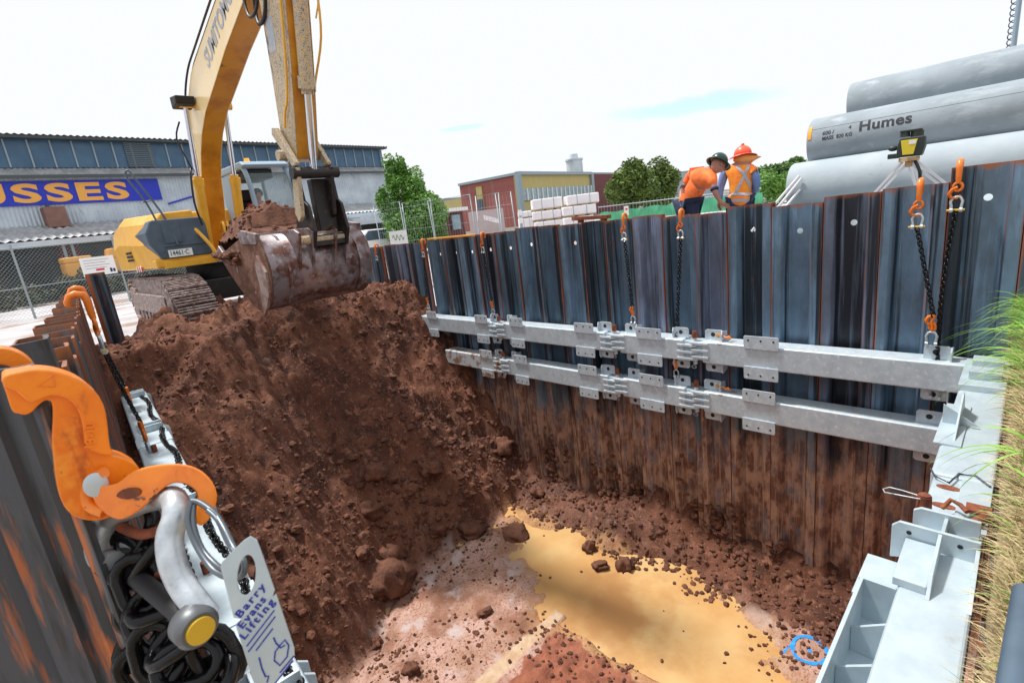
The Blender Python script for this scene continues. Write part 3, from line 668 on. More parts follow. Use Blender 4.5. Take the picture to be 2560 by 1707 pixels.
# ------------------------------------------------------------------ walers
def torus_path(c, rx, ry, ux, uy, n=20):
    c = V(c); ux = V(ux); uy = V(uy); return [c+ux*rx*math.cos(2*math.pi*i/n)+uy*ry*math.sin(2*math.pi*i/n) for i in range(n)]
def lug_plate(mb, y0, y1, xf, z0, h, t=.014):
    """flat plate with three holes standing off the beam front face"""
    mb.prism([(y0+.012,z0+h),(y1-.012,z0+h),(y1,z0+h-.012),(y1,z0),(y0,z0),(y0,z0+h-.012)] if h > 0 else [(y0+.012,z0+h),(y1-.012,z0+h),(y1,z0+h+.012),(y1,z0),(y0,z0),(y0,z0+h+.012)], 'x', xf-t, xf)
    for q in (.14,.5,.86):
        yc = y0+(y1-y0)*q; mb.cyl((xf-t-.002, yc, z0+h*.66), (xf-t+.003, yc, z0+h*.66), .0115, seg=12, mi=1)
def eye_bracket(mb, y0, y1, x0, z, s, side):
    """plate with a hole facing the pit and a gusset at one end; s=+1 above, -1 below"""
    h = .13*s
    mb.prism([(y0,z),(y1,z),(y1,z+h*.85),(y1-.02,z+h),(y0+.02,z+h),(y0,z+h*.85)], 'x', x0, x0+.014)
    yc = (y0+y1)/2+.01; mb.cyl((x0-.002, yc, z+h*.55), (x0+.003, yc, z+h*.55), .026, seg=16, mi=1)
    yg = y0 if side < 0 else y1
    mb.prism([(x0-.05,z),(x0+.10,z),(x0+.10,z+h*.8),(x0-.03,z+h),(x0-.05,z+h*.7)], 'y', yg-.007, yg+.007)
def waler_segment(y0, y1, zt, lab, dirty=False, near=False, fx=5.72, h=.27, plates=(), eyes=(), knn=True, knf=True):
    root = thing('waler_beam', lab, 'waler', (fx+.13, (y0+y1)/2, zt-h), 0, 'galvanised waler sections on the right wall')
    gm_ = M['galv_dirty'] if dirty else M['galv']
    a = y0+(.12 if knn else 0); b = y1-(.12 if knf else 0)
    MB().bx(fx, fx+.26, a, b, zt-h, zt).build('beam', gm_, root, bevel=.016, seg=3)
    for (p0, p1) in plates:
        for s in (1, -1):
            m_ = MB(); lug_plate(m_, p0, p1, fx-.002, zt-.03 if s > 0 else zt-h+.03, (.15 if s > 0 else -.15)); m_.build('lug_plate', [gm_, M['hole']], root, bevel=.002)
    for (p0, p1, sd) in eyes:
        for s in (1, -1):
            m_ = MB(); eye_bracket(m_, p0, p1, fx+.10, zt if s > 0 else zt-h, s, sd); m_.build('eye_bracket', [gm_, M['hole']], root, bevel=.002)
    # finger knuckles at the joints
    def knuckle(yj, sgn, odd):
        m_ = MB()
        for i in range(3):
            zc = zt-.035-i*.085-(.035 if odd else 0)
            m_.prism([(fx-.012,yj+sgn*.20),(fx-.012,yj+sgn*.0),(fx+.02,yj-sgn*.055),(fx+.20,yj-sgn*.055),(fx+.20,yj+sgn*.20)], 'z', zc-.016, zc+.016)
        m_.build('hinge_knuckle', gm_, root, bevel=.004)
        MB().bx(fx+.03, fx+.22, min(yj+sgn*.02, yj+sgn*.14), max(yj+sgn*.02, yj+sgn*.14), zt-h+.02, zt-.02).build('hinge_block', gm_, root)
    if knn: knuckle(y0, 1, True)
    if knf: knuckle(y1, -1, False)
    return root
def hinge_pin(y, zt, lab, fx=5.72, h=.27):
    r = thing('hinge_pin', lab, 'pin', (fx+.075, y, zt-h-.06), 0, 'pins joining the waler sections')
    MB().cyl((fx+.075, y, zt-h-.05), (fx+.075, y, zt+.02), .028, seg=14).build('shaft', M['galv_dirty'], r)
    MB().cyl((fx+.075, y, zt+.02), (fx+.075, y, zt+.10), .034, .030, seg=14).cyl((fx+.075, y, zt+.10), (fx+.075, y, zt+.108), .02, seg=12).build('rusty_head', M['rust'], r)
    p = torus_path((fx+.03, y, zt-h-.075), .03, .018, (0,1,0), (0,0,1), 16)
    MB().tube(p, .0035, 6, True).build('retaining_clip', M['shackle'], r)
ZU, ZL = -1.745, -2.385
SEG = [(.2,2.81),(2.81,3.98),(3.98,6.32),(6.32,8.75)]
names = ['nearest and longest section','second short section','third section','farthest section half buried in soil']
for row, zt in ((0, ZU), (1, ZL)):
    rn = 'upper' if row == 0 else 'lower'
    sh = 0 if row == 0 else .04
    for i, (a, b) in enumerate(SEG):
        if i == 0: pl = [(1.82+.03*row, 2.19+.02*row)]; ey = [(2.47,2.69,-1),(.40,.60,-1)] if row == 0 else [(2.50,2.72,-1),(.40,.62,-1)]
        elif i == 1: pl = [(3.22,3.58)]; ey = [(2.90,3.09,1),(3.62,3.82,-1)]
        elif i == 2: pl = [(4.28,4.62),(5.68,5.98)]; ey = [(4.04,4.24,1),(6.0,6.14,-1)]
        else: pl = [(6.53,6.85)]+([(8.0,8.3)] if row == 0 else []); ey = [(6.36,6.50,1)]
        far = b if not (row == 1 and i == 3) else 7.9
        waler_segment(a, far, zt, f'{names[i]} of the {rn} galvanised waler on the right wall', dirty=(row == 1 and i == 3), plates=pl, eyes=ey, knn=(i > 0), knf=(i < 3))
    for q, yj in enumerate((2.81, 3.98, 6.32)):
        hinge_pin(yj+.0, zt, f'{["nearest","middle","farthest"][q]} rusty hinge pin in the {rn} right waler')
# left waler along the skewed left wall (seen from above)
ca_ = math.cos(ang); sa_ = math.sin(ang)
def left_waler(zt, y0, y1, lab, detail=True):
    r = thing('waler_beam', lab, 'waler', (.02+.083*y0, y0, zt-.27), ang, 'galvanised walers on the left wall', local=True)
    L = (y1-y0)/ca_
    MB().bx(.0, .29, 0, L, .0, .27).build('beam', M['galv_bright'], r, bevel=.014, seg=3)
    if detail:
        for yy in [s_ for s_ in (1.0, 3.1, 5.5, 7.4) if s_ < L]:
            m_ = MB(); m_.bx(.05, .27, yy, yy+.014, .27, .34).bx(.05, .27, yy+.17, yy+.184, .27, .33).bx(.10, .115, yy+.014, yy+.17, .27, .33)
            m_.build('bracket', M['galv_bright'], r, bevel=.003)
            m_ = MB(); m_.prism([(.29,.05),(.33,.05),(.33,.24),(.29,.27)], 'y', yy+.04, yy+.055).prism([(.29,.05),(.33,.05),(.33,.24),(.29,.27)], 'y', yy+.13, yy+.145); m_.build('gusset', M['galv_bright'], r)
        for yy in [s_ for s_ in (1.6, 3.6, 5.0, 7.9) if s_ < L]:
            m_ = MB(); m_.bx(-.002, .295, yy, yy+.30, .262, .278)
            for q in range(2): m_.cyl((.07, yy+.1+q*.1, .277), (.07, yy+.1+q*.1, .281), .012, seg=10, mi=1)
            m_.build('cover_plate', [M['galv_bright'], M['hole']], r, bevel=.003)
        for yy in [s_ for s_ in (2.2, 4.75) if s_ < L]:
            MB().cyl((.12, yy, .25), (.12, yy, .34), .022, seg=12).build('rusty_pin', M['rust'], r)
    return r
left_waler(ZU-.03, 1.0, 11.5, 'bright upper galvanised waler running along the left rusty wall')
left_waler(ZL-.03, 1.0, 10.5, 'lower galvanised waler on the left wall, hidden under the upper one', False)
# near-end waler (along X), seen from above
r = thing('waler_beam', 'bright galvanised end waler beside the grass bank', 'waler', (3.6, .16, -2.07), 0)
gb = M['galv_bright']
MB().bx(.4, 3.62, .03, .28, -2.07, -1.80).build('beam', gb, r, bevel=.016, seg=3)
MB().bx(3.60, 5.98, .015, .295, -2.085, -1.782).build('telescopic_sleeve', gb, r, bevel=.018, seg=3)
MB().bx(3.05, 3.60, .018, .15, -1.80, -1.784).build('cover_plate', gb, r, bevel=.003)
MB().tube([(3.66,.30,-1.79),(3.55,.27,-1.777),(3.50,.20,-1.777),(3.64,.17,-1.775),(3.66,.10,-1.775),(3.56,.03,-1.777)], .006, 6).build('weld_bead', M['cable'], r)
for xx in (3.48, 3.26): # slots
    p = [(xx+.05*math.cos(a)*.55, .20+.055*math.sin(a)) for a in [2*math.pi*i/16 for i in range(16)]]
    MB().prism(p, 'z', -1.8005, -1.796).build('slot', M['rust'], r)
m_ = MB().prism([(.04,-1.80),(.30,-1.80),(.30,-1.72),(.27,-1.70),(.04,-1.70)], 'x', 3.0, 3.02)
m_.build('cross_plate', [gb, M['hole']], r, bevel=.003)
m_ = MB().prism([(.03,-1.80),(.36,-1.90),(.36,-1.72),(.33,-1.69),(.03,-1.69)], 'x', 2.80, 2.82)
for yy in (.10,.29): m_.cyl((2.798,yy,-1.735),(2.803,yy,-1.735),.011,seg=10,mi=1)
m_.build('cross_plate', [gb, M['hole']], r, bevel=.003)
MB().prism([(2.82,-1.80),(3.0,-1.80),(3.0,-1.72),(2.82,-1.70)], 'y', .16, .175).build('gusset', gb, r, bevel=.002)
MB().bx(2.45,2.79,.18,.30,-1.80,-1.76).build('spacer_block', gb, r, bevel=.004)
MB().prism([(2.42,-1.80),(2.79,-1.80),(2.79,-1.69),(2.50,-1.72)], 'y', .165, .18).build('gusset', gb, r, bevel=.002)
MB().prism([(2.42,-1.80),(2.79,-1.80),(2.79,-1.72),(2.50,-1.74)], 'y', .03, .045).build('gusset', gb, r, bevel=.002)
MB().bx(2.45,2.79,.295,.45,-1.93,-1.915).build('shelf_plate', gb, r, bevel=.002)
# open trough bracket on the pit side
m_ = MB().bx(1.72,2.42,.40,.416,-2.02,-1.80).bx(1.72,2.42,.28,.416,-2.03,-2.015).bx(1.70,1.716,.28,.42,-2.03,-1.80).bx(2.42,2.436,.28,.42,-2.03,-1.80)
m_.build('trough_bracket', gb, r, bevel=.002)
for xx in (1.95, 2.2): MB().prism([(.281,-2.014),(.398,-2.014),(.398,-1.90),(.281,-1.82)], 'x', xx-.007, xx+.007).build('gusset', gb, r)
m_ = MB().bx(1.3,1.68,.285,.44,-2.0,-1.84); m_.build('end_block', gb, r, bevel=.01)
for sgn, xx in ((1, 4.35),): 
    m_ = MB().prism([(4.05,-1.78),(4.75,-1.78),(4.60,-1.60),(4.55,-1.60)], 'y', .225, .237).bx(4.02,4.78,.19,.33,-1.782,-1.768).prism([(.12,-1.768),(.32,-1.768),(.32,-1.63)], 'x', 4.38, 4.392)
    m_.build('stiffener', gb, r, bevel=.002)
m_ = MB().bx(5.15,5.9,.02,.30,-1.782,-1.73).bx(5.3,5.45,.05,.25,-1.73,-1.66).bx(5.62,5.78,.05,.25,-1.73,-1.66); m_.build('corner_coupling', gb, r, bevel=.005)
r2 = thing('hinge_pin', 'thick rusty pin with a wire loop on the near end waler', 'pin', (3.12,.27,-1.80))
MB().cyl((3.12,.27,-1.80),(3.12,.27,-1.69),.036,.031,seg=16).cyl((3.12,.27,-1.69),(3.12,.27,-1.682),.026,seg=16).build('shaft', M['rust'], r2, bevel=.003)
MB().tube([(3.11,.25,-1.70),(3.13,.31,-1.70),(3.16,.37,-1.71),(3.18,.43,-1.72),(3.15,.455,-1.725),(3.11,.44,-1.72),(3.10,.38,-1.71),(3.09,.31,-1.70),(3.10,.25,-1.70)], .0035, 6).build('wire_loop', M['shackle'], r2)
r2 = thing('hinge_pin', 'rusty bent latch next to the grass on the near end waler', 'pin', (3.12,.10,-1.80))
m_ = MB().cyl((3.10,.09,-1.79),(3.12,.02,-1.72),.024,seg=12).tube([(3.16,.20,-1.76),(3.20,.17,-1.72),(3.17,.13,-1.72),(3.13,.10,-1.73)], .012, 8).box((3.2,.06,-1.74),(.08,.1,.02)); m_.build('latch', M['rust'], r2, bevel=.002)

# ------------------------------------------------------------------ chains with hooks and shackles
def link_path(c, t, n, L=.052, W=.034):
    """one chain link centred c, long axis t, flat plane spanned by t and n"""
    pts = []; s_ = (L-W)/2
    for i in range(7): a = -math.pi/2+math.pi*i/6; pts.append(V(c)+t*(s_+W/2*math.cos(a))+n*(W/2*math.sin(a)))
    for i in range(7): a = math.pi/2+math.pi*i/6; pts.append(V(c)+t*(-s_+W/2*math.cos(a))+n*(W/2*math.sin(a)))
    return pts
def chain_mb(path, r=.006, L=.052, W=.034, seg=5, mb=None):
    mb = mb or MB(); P = [V(p) for p in path]; step = L-2.6*r; k = 0
    acc = 0; cur = P[0]; i = 0; rem = step/2
    while i < len(P)-1:
        a, b = P[i], P[i+1]; d = (b-a).length; t = (b-a).normalized(); s_ = rem
        n0 = t.cross(V((.3,.9,.1))).normalized(); n1 = t.cross(n0)
        while s_ < d:
            c = a+t*s_; n_ = (n0+n1*.6).normalized() if k % 2 == 0 else (n1-n0*.6).normalized()
            mb.tube(link_path(c, t, n_, L, W), r, seg, True); k += 1; s_ += step
        rem = s_-d; i += 1
    return mb
def small_hook(mb, top, dn=(0,0,-1), side=(0,1,0), s=1.0):
    """forged grab hook: bent arm over the sheet, shank and eye"""
    T = V(top); d = V(dn); sd = V(side)
    return mb
def wall_hook(mb, p, s=1.0, inward=(-1,0,0)):
    """J hook over the sheet top, eye at the bottom on the pit side"""
    p = V(p); n = V(inward)
    pts = [p-n*.045+V((0,0,-.06)), p-n*.045+V((0,0,0)), p-n*.03+V((0,0,.03)), p+V((0,0,.04)), p+n*.035+V((0,0,.028)), p+n*.045+V((0,0,-.01)), p+n*.045+V((0,0,-.09)), p+n*.047+V((0,0,-.12))]
    pts = [p+(q-p)*s for q in pts]
    mb.tube(pts, [.014*s,.017*s,.019*s,.021*s,.022*s,.021*s,.018*s,.015*s], 10)
    c = p+n*.047*s+V((0,0,-.145*s)); mb.tube(torus_path(c, .026*s, .03*s, (0,1,0), (0,0,1), 18), .010*s, 8, True)
    return c
def grab_hook(mb, c, s=1.0, ay=(0,1,0)):
    a = V(ay); c = V(c)
    pts = [c+a*.0+V((0,0,.01)), c+a*.03+V((0,0,-.005)), c+a*.048+V((0,0,-.035)), c+a*.035+V((0,0,-.065)), c+a*.0+V((0,0,-.07)), c-a*.02+V((0,0,-.05))]
    mb.tube([c+(q-c)*s for q in pts], [.013*s,.014*s,.014*s,.012*s,.010*s,.007*s], 8)
def shackle_mb(c, s=1.0, ax=(0,1,0)):
    a = V(ax); c = V(c); m_ = MB()
    m_.tube([c+q*s for q in (-a*.027+V((0,0,-.085)), -a*.03+V((0,0,-.05)), -a*.034+V((0,0,-.02)), -a*.02+V((0,0,.008)), V((0,0,.015)), a*.02+V((0,0,.008)), a*.034+V((0,0,-.02)), a*.03+V((0,0,-.05)), a*.027+V((0,0,-.085)))], .0095*s, 8)
    for q in (-1, 1): m_.cyl(c+a*q*.018*s+V((0,0,-.085*s)), c+a*q*.038*s+V((0,0,-.085*s)), .018*s, seg=12)
    return m_
def hanging_chain(top, bot, lab, s=1.0, low=True, inward=(-1,0,0), slack=.0, grp='suspension chains of the right wall', tagp=None):
    r = thing('suspension_chain', lab, 'lifting chain', top, 0, grp)
    m_ = MB(); c = wall_hook(m_, top, s, inward); grab_hook(m_, c+V((0,0,-.012*s)), s); m_.build('hook', M['orange'], r)
    sc_ = c+V((0,0,-.085*s))
    m_ = shackle_mb(sc_, s); m_.build('shackle', M['shackle'], r)
    a = V((0,1,0)); MB().cyl(sc_+a*-.05*s+V((0,0,-.085*s)), sc_+a*.055*s+V((0,0,-.085*s)), .009*s, seg=10).build('shackle_pin', M['yellowpin'], r)
    st = sc_+V((0,0,-.09*s)); b = V(bot)
    if low: b2 = b+V((0,0,.24*s))
    else: b2 = b
    P_ = [st+(b2-st)*t+V((0,slack*math.sin(math.pi*t),0)) for t in [i/6 for i in range(7)]]
    chain_mb(P_, .0066, .05, .032).build('chain', M['chain'], r)
    if low:
        m_ = MB(); grab_hook(m_, b+V((0,0,.23*s)), s*.9); m_.tube(torus_path(b+V((0,0,.145*s)), .02*s, .028*s, (0,1,0), (0,0,1), 14), .009*s, 7, True)
        m_.tube([b+V((0,-.01,.24*s)), b+V((0,.008,.19*s)), b+V((0,0,.15*s)), b+V((0,.0,.12*s))], .012*s, 8); m_.build('lower_hook', M['orange'], r)
        shackle_mb(b+V((0,0,.09*s)), s).build('lower_shackle', M['shackle'], r)
    return r
hanging_chain((6.0,.47,-.055), (5.80,.49,-2.12), 'long black chain with orange hooks, nearest the right corner, down to the lower waler', 1.15, slack=.03)
hanging_chain((6.0,.73,-.18), (5.80,.55,-1.60), 'black chain with orange hook under the laser level, down to the upper waler', 1.15)
hanging_chain((5.99,3.02,-.22), (5.80,3.08,-2.28), 'thin black chain hanging by the bent worker down to the lower waler', .95)
hanging_chain((5.99,3.82,-.20), (5.80,3.67,-1.60), 'black chain with orange hook left of the workers to the upper waler', .95)
hanging_chain((5.99,6.66,-.27), (5.80,6.44,-1.62), 'distant black chain with orange hook beside the first gap in the wall', .95)
hanging_chain((5.99,8.43,-.29), (5.80,8.33,-1.60), 'far black chain with orange hook in front of the tree', .95)
hanging_chain((5.99,10.2,-.31), (5.9,10.15,-1.1), 'farthest chain with orange hook by the bucket', .95, low=False)
# loose orange hook ends on the walers
def loose_hook(p, lab, s=1.0):
    r = thing('loose_hook', lab, 'hook', p); m_ = MB(); p = V(p)
    m_.tube([p+V((0,.10,.05))*s, p+V((0,.06,.045))*s, p+V((0,.03,.05))*s, p+V((0,0,.03))*s, p+V((0,-.03,.045))*s, p+V((0,-.05,.02))*s], [.014*s,.009*s,.009*s,.012*s,.02*s,.016*s], 8).build('hook_body', M['orange'], r)
    MB().tube(torus_path(p+V((-.01,.10,.05))*s if False else p+V((0,.10*s,.05*s)), .02*s, .02*s, (0,1,0), (0,0,1), 12), .006*s, 6, True).build('ring', M['yellowpin'], r)
    return r
loose_hook((5.79,2.42,ZU+.02), 'orange hook lying on the upper right waler by the nearest hinge')
loose_hook((5.79,2.44,ZL+.02), 'orange hook hanging on the lower right waler by the nearest hinge')
# left wall hooks and chain
def left_chain(y, yb, lab, s=1.0):
    x = lx(y)-.01
    z = -.29
    return hanging_chain((x, y, z), (.10+.083*yb, yb, ZU-.1), lab, s, inward=(1,0,0), slack=.12, grp='suspension chains of the left wall')
left_chain(8.2, 7.6, 'far orange hook and black chain over the left wall', 1.6)
left_chain(6.2, 5.8, 'nearer orange hook on the left wall, seen just above the rusty sheet tops', 1.6)
r = thing('lashing_chain', 'long black chain lying along the edge of the left galvanised waler', 'chain', (.30+.083*2, 2.0, ZU-.02))
P_ = []
for i in range(41):
    y = 1.55+i*.17; P_.append((.26+.083*y+.02*math.sin(i*.9)+(.07 if 22 > i > 8 else 0)*0, y, ZU+.0+.012*math.sin(i*1.7)-.02))
chain_mb(P_, .0085, .062, .042).build('chain', M['chain'], r)
chain_mb([(.06+.083*y, y, ZU+.02-.015*math.sin(y*5)) for y in [1.3+.2*i for i in range(16)]], .0085, .062, .042).build('inner_chain', M['chain'], r)
MB().tube(torus_path((.36,2.12,ZU+.0), .045, .05, (1,0,0), (0,.6,.8), 18), .014, 8, True).build('ring_hook', M['orange'], r)

# ------------------------------------------------------------------ foreground hook assembly at the left wall
def smooth(pts, n=4, closed=True):
    """Catmull-Rom through 2D/3D points"""
    P = [V(p) for p in pts]; N = len(P); o = []
    for i in range(N if closed else N-1):
        p0, p1, p2, p3 = P[(i-1) % N if closed else max(i-1, 0)], P[i], P[(i+1) % N], P[(i+2) % N if closed else min(i+2, N-1)]
        for k in range(n):
            t = k/n; o.append(.5*((2*p1)+(p2-p0)*t+(2*p0-5*p1+4*p2-p3)*t*t+(3*p1-p0-3*p2+p3)*t**3))
    if not closed: o.append(P[-1])
    return o
def ringed(mb, outer, inner, off, mi=0):
    """plate with a hole: outer and inner loops, same count, extruded"""
    n = len(outer); off = V(off); vs = [V(p) for p in outer]+[V(p) for p in inner]+[V(p)+off for p in outer]+[V(p)+off for p in inner]; fs = []
    for i in range(n):
        j = (i+1) % n
        fs += [(i, j, n+j, n+i), (2*n+i, 3*n+i, 3*n+j, 2*n+j), (i, 2*n+i, 2*n+j, j), (n+i, n+j, 3*n+j, 3*n+i)]
    return mb.add(vs, fs, mi)
YH = .95
def ph(pts, Y): return [at(px, py, Y=Y) for px, py in pts]
hk = thing('sheet_hook', 'large orange forged hook over the sheet top in the near left foreground', 'lifting hook', tuple(at(200,1000,Y=YH)))
arch = [(4,940),(45,928),(89,921),(140,926),(191,943),(230,972),(255,1010),(263,1049),(267,1085),(271,1113),(280,1136),(302,1142),(325,1152),(348,1170),(352,1205),(335,1245),(300,1280),(250,1301),(201,1297),(168,1276),(147,1234),(136,1165),(130,1095),(132,1040),(128,1005),(112,1002),(96,1014),(80,1030),(64,1037),(45,1034),(30,1026),(16,985)]
arch3 = smooth(ph(arch, YH), 3)
m_ = MB(); m_.prism3(arch3, (0,.045,0)); hb = m_.build('hook_body', M['orange_near'], hk, bevel=.007, seg=3)
# thick outer rib of the forging
rib_o = [(4,938),(45,926),(89,919),(140,924),(191,941),(232,970),(257,1009),(265,1049),(269,1085),(273,1113),(281,1134)]
rib_i = [(248,1130),(214,1112),(206,1075),(200,1045),(188,1015),(165,992),(128,985),(96,998),(70,1000),(40,975),(12,962)]
m_ = MB(); m_.prism3(smooth([p-V((0,.014,0)) for p in ph(rib_o+rib_i, YH)], 2), (0,.03,0)); m_.build('hook_rib', M['orange_near'], hk, bevel=.008, seg=3)
text('13-10', .017, M['orange_near'], hk, frame(at(238,1120,Y=YH-.014)+V((0,-.001,0)), at(236,1062,Y=YH)-at(238,1120,Y=YH), at(230,1120,Y=YH)-at(246,1120,Y=YH)), .0018, .0004, name='raised_number')
tri = ph([(95,965),(133,936),(136,966)], YH-.014)
m_ = MB(); m_.tube([tri[0],tri[1],tri[2]], .0016, 6, True); m_.build('raised_mark', M['orange_near'], hk)
# second identical hook behind, mostly out of frame on the left
hk2 = thing('sheet_hook', 'orange forged hook farther left, only its curved top in frame', 'lifting hook', tuple(at(0,900,Y=1.12)))
arch2 = [(-60,890),(-20,873),(20,872),(60,888),(88,915),(104,960),(108,1020),(80,1060),(70,960),(40,925),(0,912),(-40,925),(-50,960),(-70,960)]
m_ = MB(); m_.prism3(smooth(ph(arch2, 1.12), 3), (0,.05,0)); m_.build('hook_body', M['orange_near'], hk2, bevel=.008, seg=3)
# orange sling hook through the eye of the first one
DS = .74
sh_ = thing('sling_hook', 'orange curled hook threaded through the eye of the large foreground hook', 'lifting hook', tuple(at(400,1200,D=DS)))
so_ = [(228,1232),(245,1216),(293,1207),(335,1176),(398,1161),(461,1160),(503,1176),(532,1205),(543,1239),(536,1272),(520,1301),(499,1314),(486,1288),(496,1251),(490,1226),(465,1209),(432,1207),(402,1226),(377,1251),(335,1285),(293,1298),(247,1270)]
nrm_ = (R @ V((0,0,-1))).normalized()
m_ = MB(); m_.prism3(smooth([at(x,y,D=DS+.0001*(x-380)*-.35) for x, y in so_], 3), at(380,1240,D=1).normalized()*.030); m_.build('hook_body', M['orange_near'], sh_, bevel=.0115, seg=4)
sl_ = [(290,1240),(305,1224),(335,1219),(352,1226),(345,1240),(318,1248)]
m_ = MB(); m_.prism3(smooth([at(x,y,D=DS-.001) for x, y in sl_], 2), nrm_*.002); m_.build('slot_recess', M['rust'], sh_)
m_ = MB(); m_.tube(smooth([at(x,y,D=DS+.012) for x, y in [(262,1280),(222,1262),(214,1228),(232,1196),(262,1180)]], 3, False), .0085, 10); m_.build('eye_ring', M['orange_near'], sh_)
m_ = MB(); m_.ball(at(240,1212,Y=.934), (.015,.004,.019), 18, 12); m_.build('bright_eye_hole', M['galv_bright'], hk)  # pale ball added for the bright background seen through the eye hole
# bow shackle
sk = thing('bow_shackle', 'cast silver bow shackle with yellow-ended pin hanging in the orange hook', 'shackle', tuple(at(450,1400,D=.72)))
bow = smooth([at(x,y,D=d) for x, y, d in [(285,1408,.79),(252,1392,.80),(246,1345,.80),(272,1298,.81),(340,1262,.80),(400,1245,.79),(435,1248,.745),(440,1290,.725),(425,1340,.715),(430,1400,.705),(455,1460,.70),(492,1510,.69),(520,1545,.688)]], 4, False)
m_ = MB(); m_.tube(bow, [.0175]*len(bow), 16); m_.build('bow', M['shackle'], sk)
pc = at(500,1574,D=.665); pd = (at(290,1400,D=.83)-pc).normalized()
m_ = MB(); m_.tube([pc, pc+pd*.006, pc+pd*.028, pc+pd*.034], [.022,.027,.027,.022], 28)
pe = at(290,1400,D=.83); m_.tube([pe-pd*.012, pe-pd*.006, pe+pd*.012], [.024,.028,.026], 24); split_build(m_, 'eye_boss', mat('shadow darkened boss', (.13,.14,.15), .45, .5), sk)  # boss grey is darkened to carry its shadow
m_ = MB(); m_.cyl(pc-pd*.004, pc+pd*.004, .0175, seg=28); m_.build('pin_end', M['yellowpin'], sk, bevel=.001); MB().cyl(pe-pd*.02, pe+pd*.02, .014, seg=20).build('pin_end', M['yellowpin'], sk, bevel=.001)
MB().cyl(pc+pd*.03, pe, .013, seg=16).build('pin_shank', M['black'], sk)
# black master links and chain under it
ch = thing('sling_chain', 'tangle of glossy black chain links hanging below the foreground shackle', 'chain', tuple(at(400,1600,D=.75)))
random.seed(21)
def biglink(px, py, d, ang_, L=.085, W=.052, r=.0095, tilt=.3):
    c = at(px, py, D=d); ex = (R @ V((1,0,0))); ey = (R @ V((0,1,0))); ez = R @ V((0,0,1))
    t = (ex*math.cos(ang_)+ey*math.sin(ang_)+ez*random.uniform(-.3,.3)).normalized()
    n_ = (t.cross(ez)*math.cos(tilt)+ez*math.sin(tilt)); n_ = (n_-t*n_.dot(t)).normalized()
    return MB().tube(link_path(c, t, n_, L, W), r, 12, True)
lk = [(330,1330,.82,1.2,.2),(310,1400,.80,-.6,.5),(370,1390,.80,.9,1.2),(350,1460,.78,-1.2,.3),(400,1500,.77,.3,.9),(335,1520,.80,1.3,.1),(380,1560,.78,-.7,.4),(440,1600,.74,.6,1.0),(390,1630,.76,-1.3,.3),(470,1660,.73,.2,.3),(430,1690,.75,1.1,1.2),(540,1640,.74,-1.1,.2),(520,1700,.73,.5,.8),(350,1600,.82,.9,.6),(560,1690,.76,1.2,.9),(400,1430,.82,1.5,.2),(360,1680,.80,-1.1,.4)]
for q in lk: biglink(*q[:4], tilt=q[4]).build('chain_link', M['chain'], ch)
for px, py in ((440,1440),(410,1340)): MB().tube(smooth([at(px-110,py-25,D=.80), at(px-60,py-5,D=.79), at(px-20,py-12,D=.78)], 4, False), .008, 8).build('rusty_keeper', M['rust'], ch)
# wire loop and tag
cb = thing('wire_loop', 'grey wire cable loop holding the aluminium tag', 'cable', tuple(at(540,1350,D=.68)))
m_ = MB(); m_.tube(smooth([at(x,y,D=d) for x, y, d in [(478,1252,.71),(470,1300,.70),(490,1360,.69),(530,1420,.67),(570,1442,.65),(600,1440,.64),(612,1420,.635),(606,1395,.64),(585,1370,.66),(560,1320,.68),(535,1282,.70),(500,1256,.71),(478,1252,.71)]], 4, False), .0042, 10)
m_.tube(smooth([at(x,y,D=d) for x, y, d in [(485,1262,.71),(484,1310,.70),(505,1370,.69),(542,1412,.67),(575,1428,.65),(598,1424,.64),(598,1400,.64),(570,1355,.67),(545,1300,.69),(520,1275,.70)]], 4, False), .0036, 10)
m_.build('cable', M['cable'], cb)
tg = thing('metal_tag', 'long aluminium load tag with blue writing and an oval hole', 'tag', tuple(at(640,1550,D=.62)))
A0 = at(545,1430,D=.645); 
def tp(px, py): # the tag's plane
    P0 = at(640,1550,D=.62); nn = (R @ V((.25,.1,1))).normalized(); d = ray(px, py); return d*(P0.dot(nn)/d.dot(nn))
nn_ = (R @ V((.25,.1,1))).normalized()
hole = [(616+22*math.cos(a)*1.0+8*math.sin(a), 1437-50*math.sin(a)+8*math.cos(a)) for a in [2*math.pi*(i+.5)/32 for i in range(32)]]
outl = [(549,1410),(620,1339),(632,1340),(641,1347),(735,1620),(735,1640),(729,1655),(655,1745),(645,1745)]
def resample(P_, c, n, ph0):
    o = []
    for i in range(n):
        a = 2*math.pi*(i+.5)/n; d = (math.cos(a), -math.sin(a)); best = None
        for k in range(len(P_)):
            x1, y1 = P_[k]; x2, y2 = P_[(k+1) % len(P_)]; ex, ey = x2-x1, y2-y1; den = d[0]*ey-d[1]*ex
            if abs(den) < 1e-9: continue
            t = ((x1-c[0])*ey-(y1-c[1])*ex)/den; u = ((x1-c[0])*d[1]-(y1-c[1])*d[0])/den
            if t > 0 and -1e-6 <= u <= 1+1e-6 and (best is None or t < best): best = t
        o.append((c[0]+d[0]*best, c[1]+d[1]*best))
    return o
upper = [(549,1410),(620,1339),(634,1341),(644,1352),(690,1484),(588,1560)]
oo = resample(upper, (616,1437), 32, 0)
m_ = MB(); ringed(m_, [tp(*p) for p in oo], [tp(*p) for p in hole], -nn_*.003)
m_.prism3([tp(*p) for p in [(588,1560),(690,1484),(735,1618),(736,1640),(729,1655),(655,1750),(648,1750)]], -nn_*.003)
m_.build('plate', M['tagmetal'], tg, bevel=.0005)
dx_ = tp(662,1462)-tp(594,1545); dy_ = tp(594,1545)-tp(606,1580)
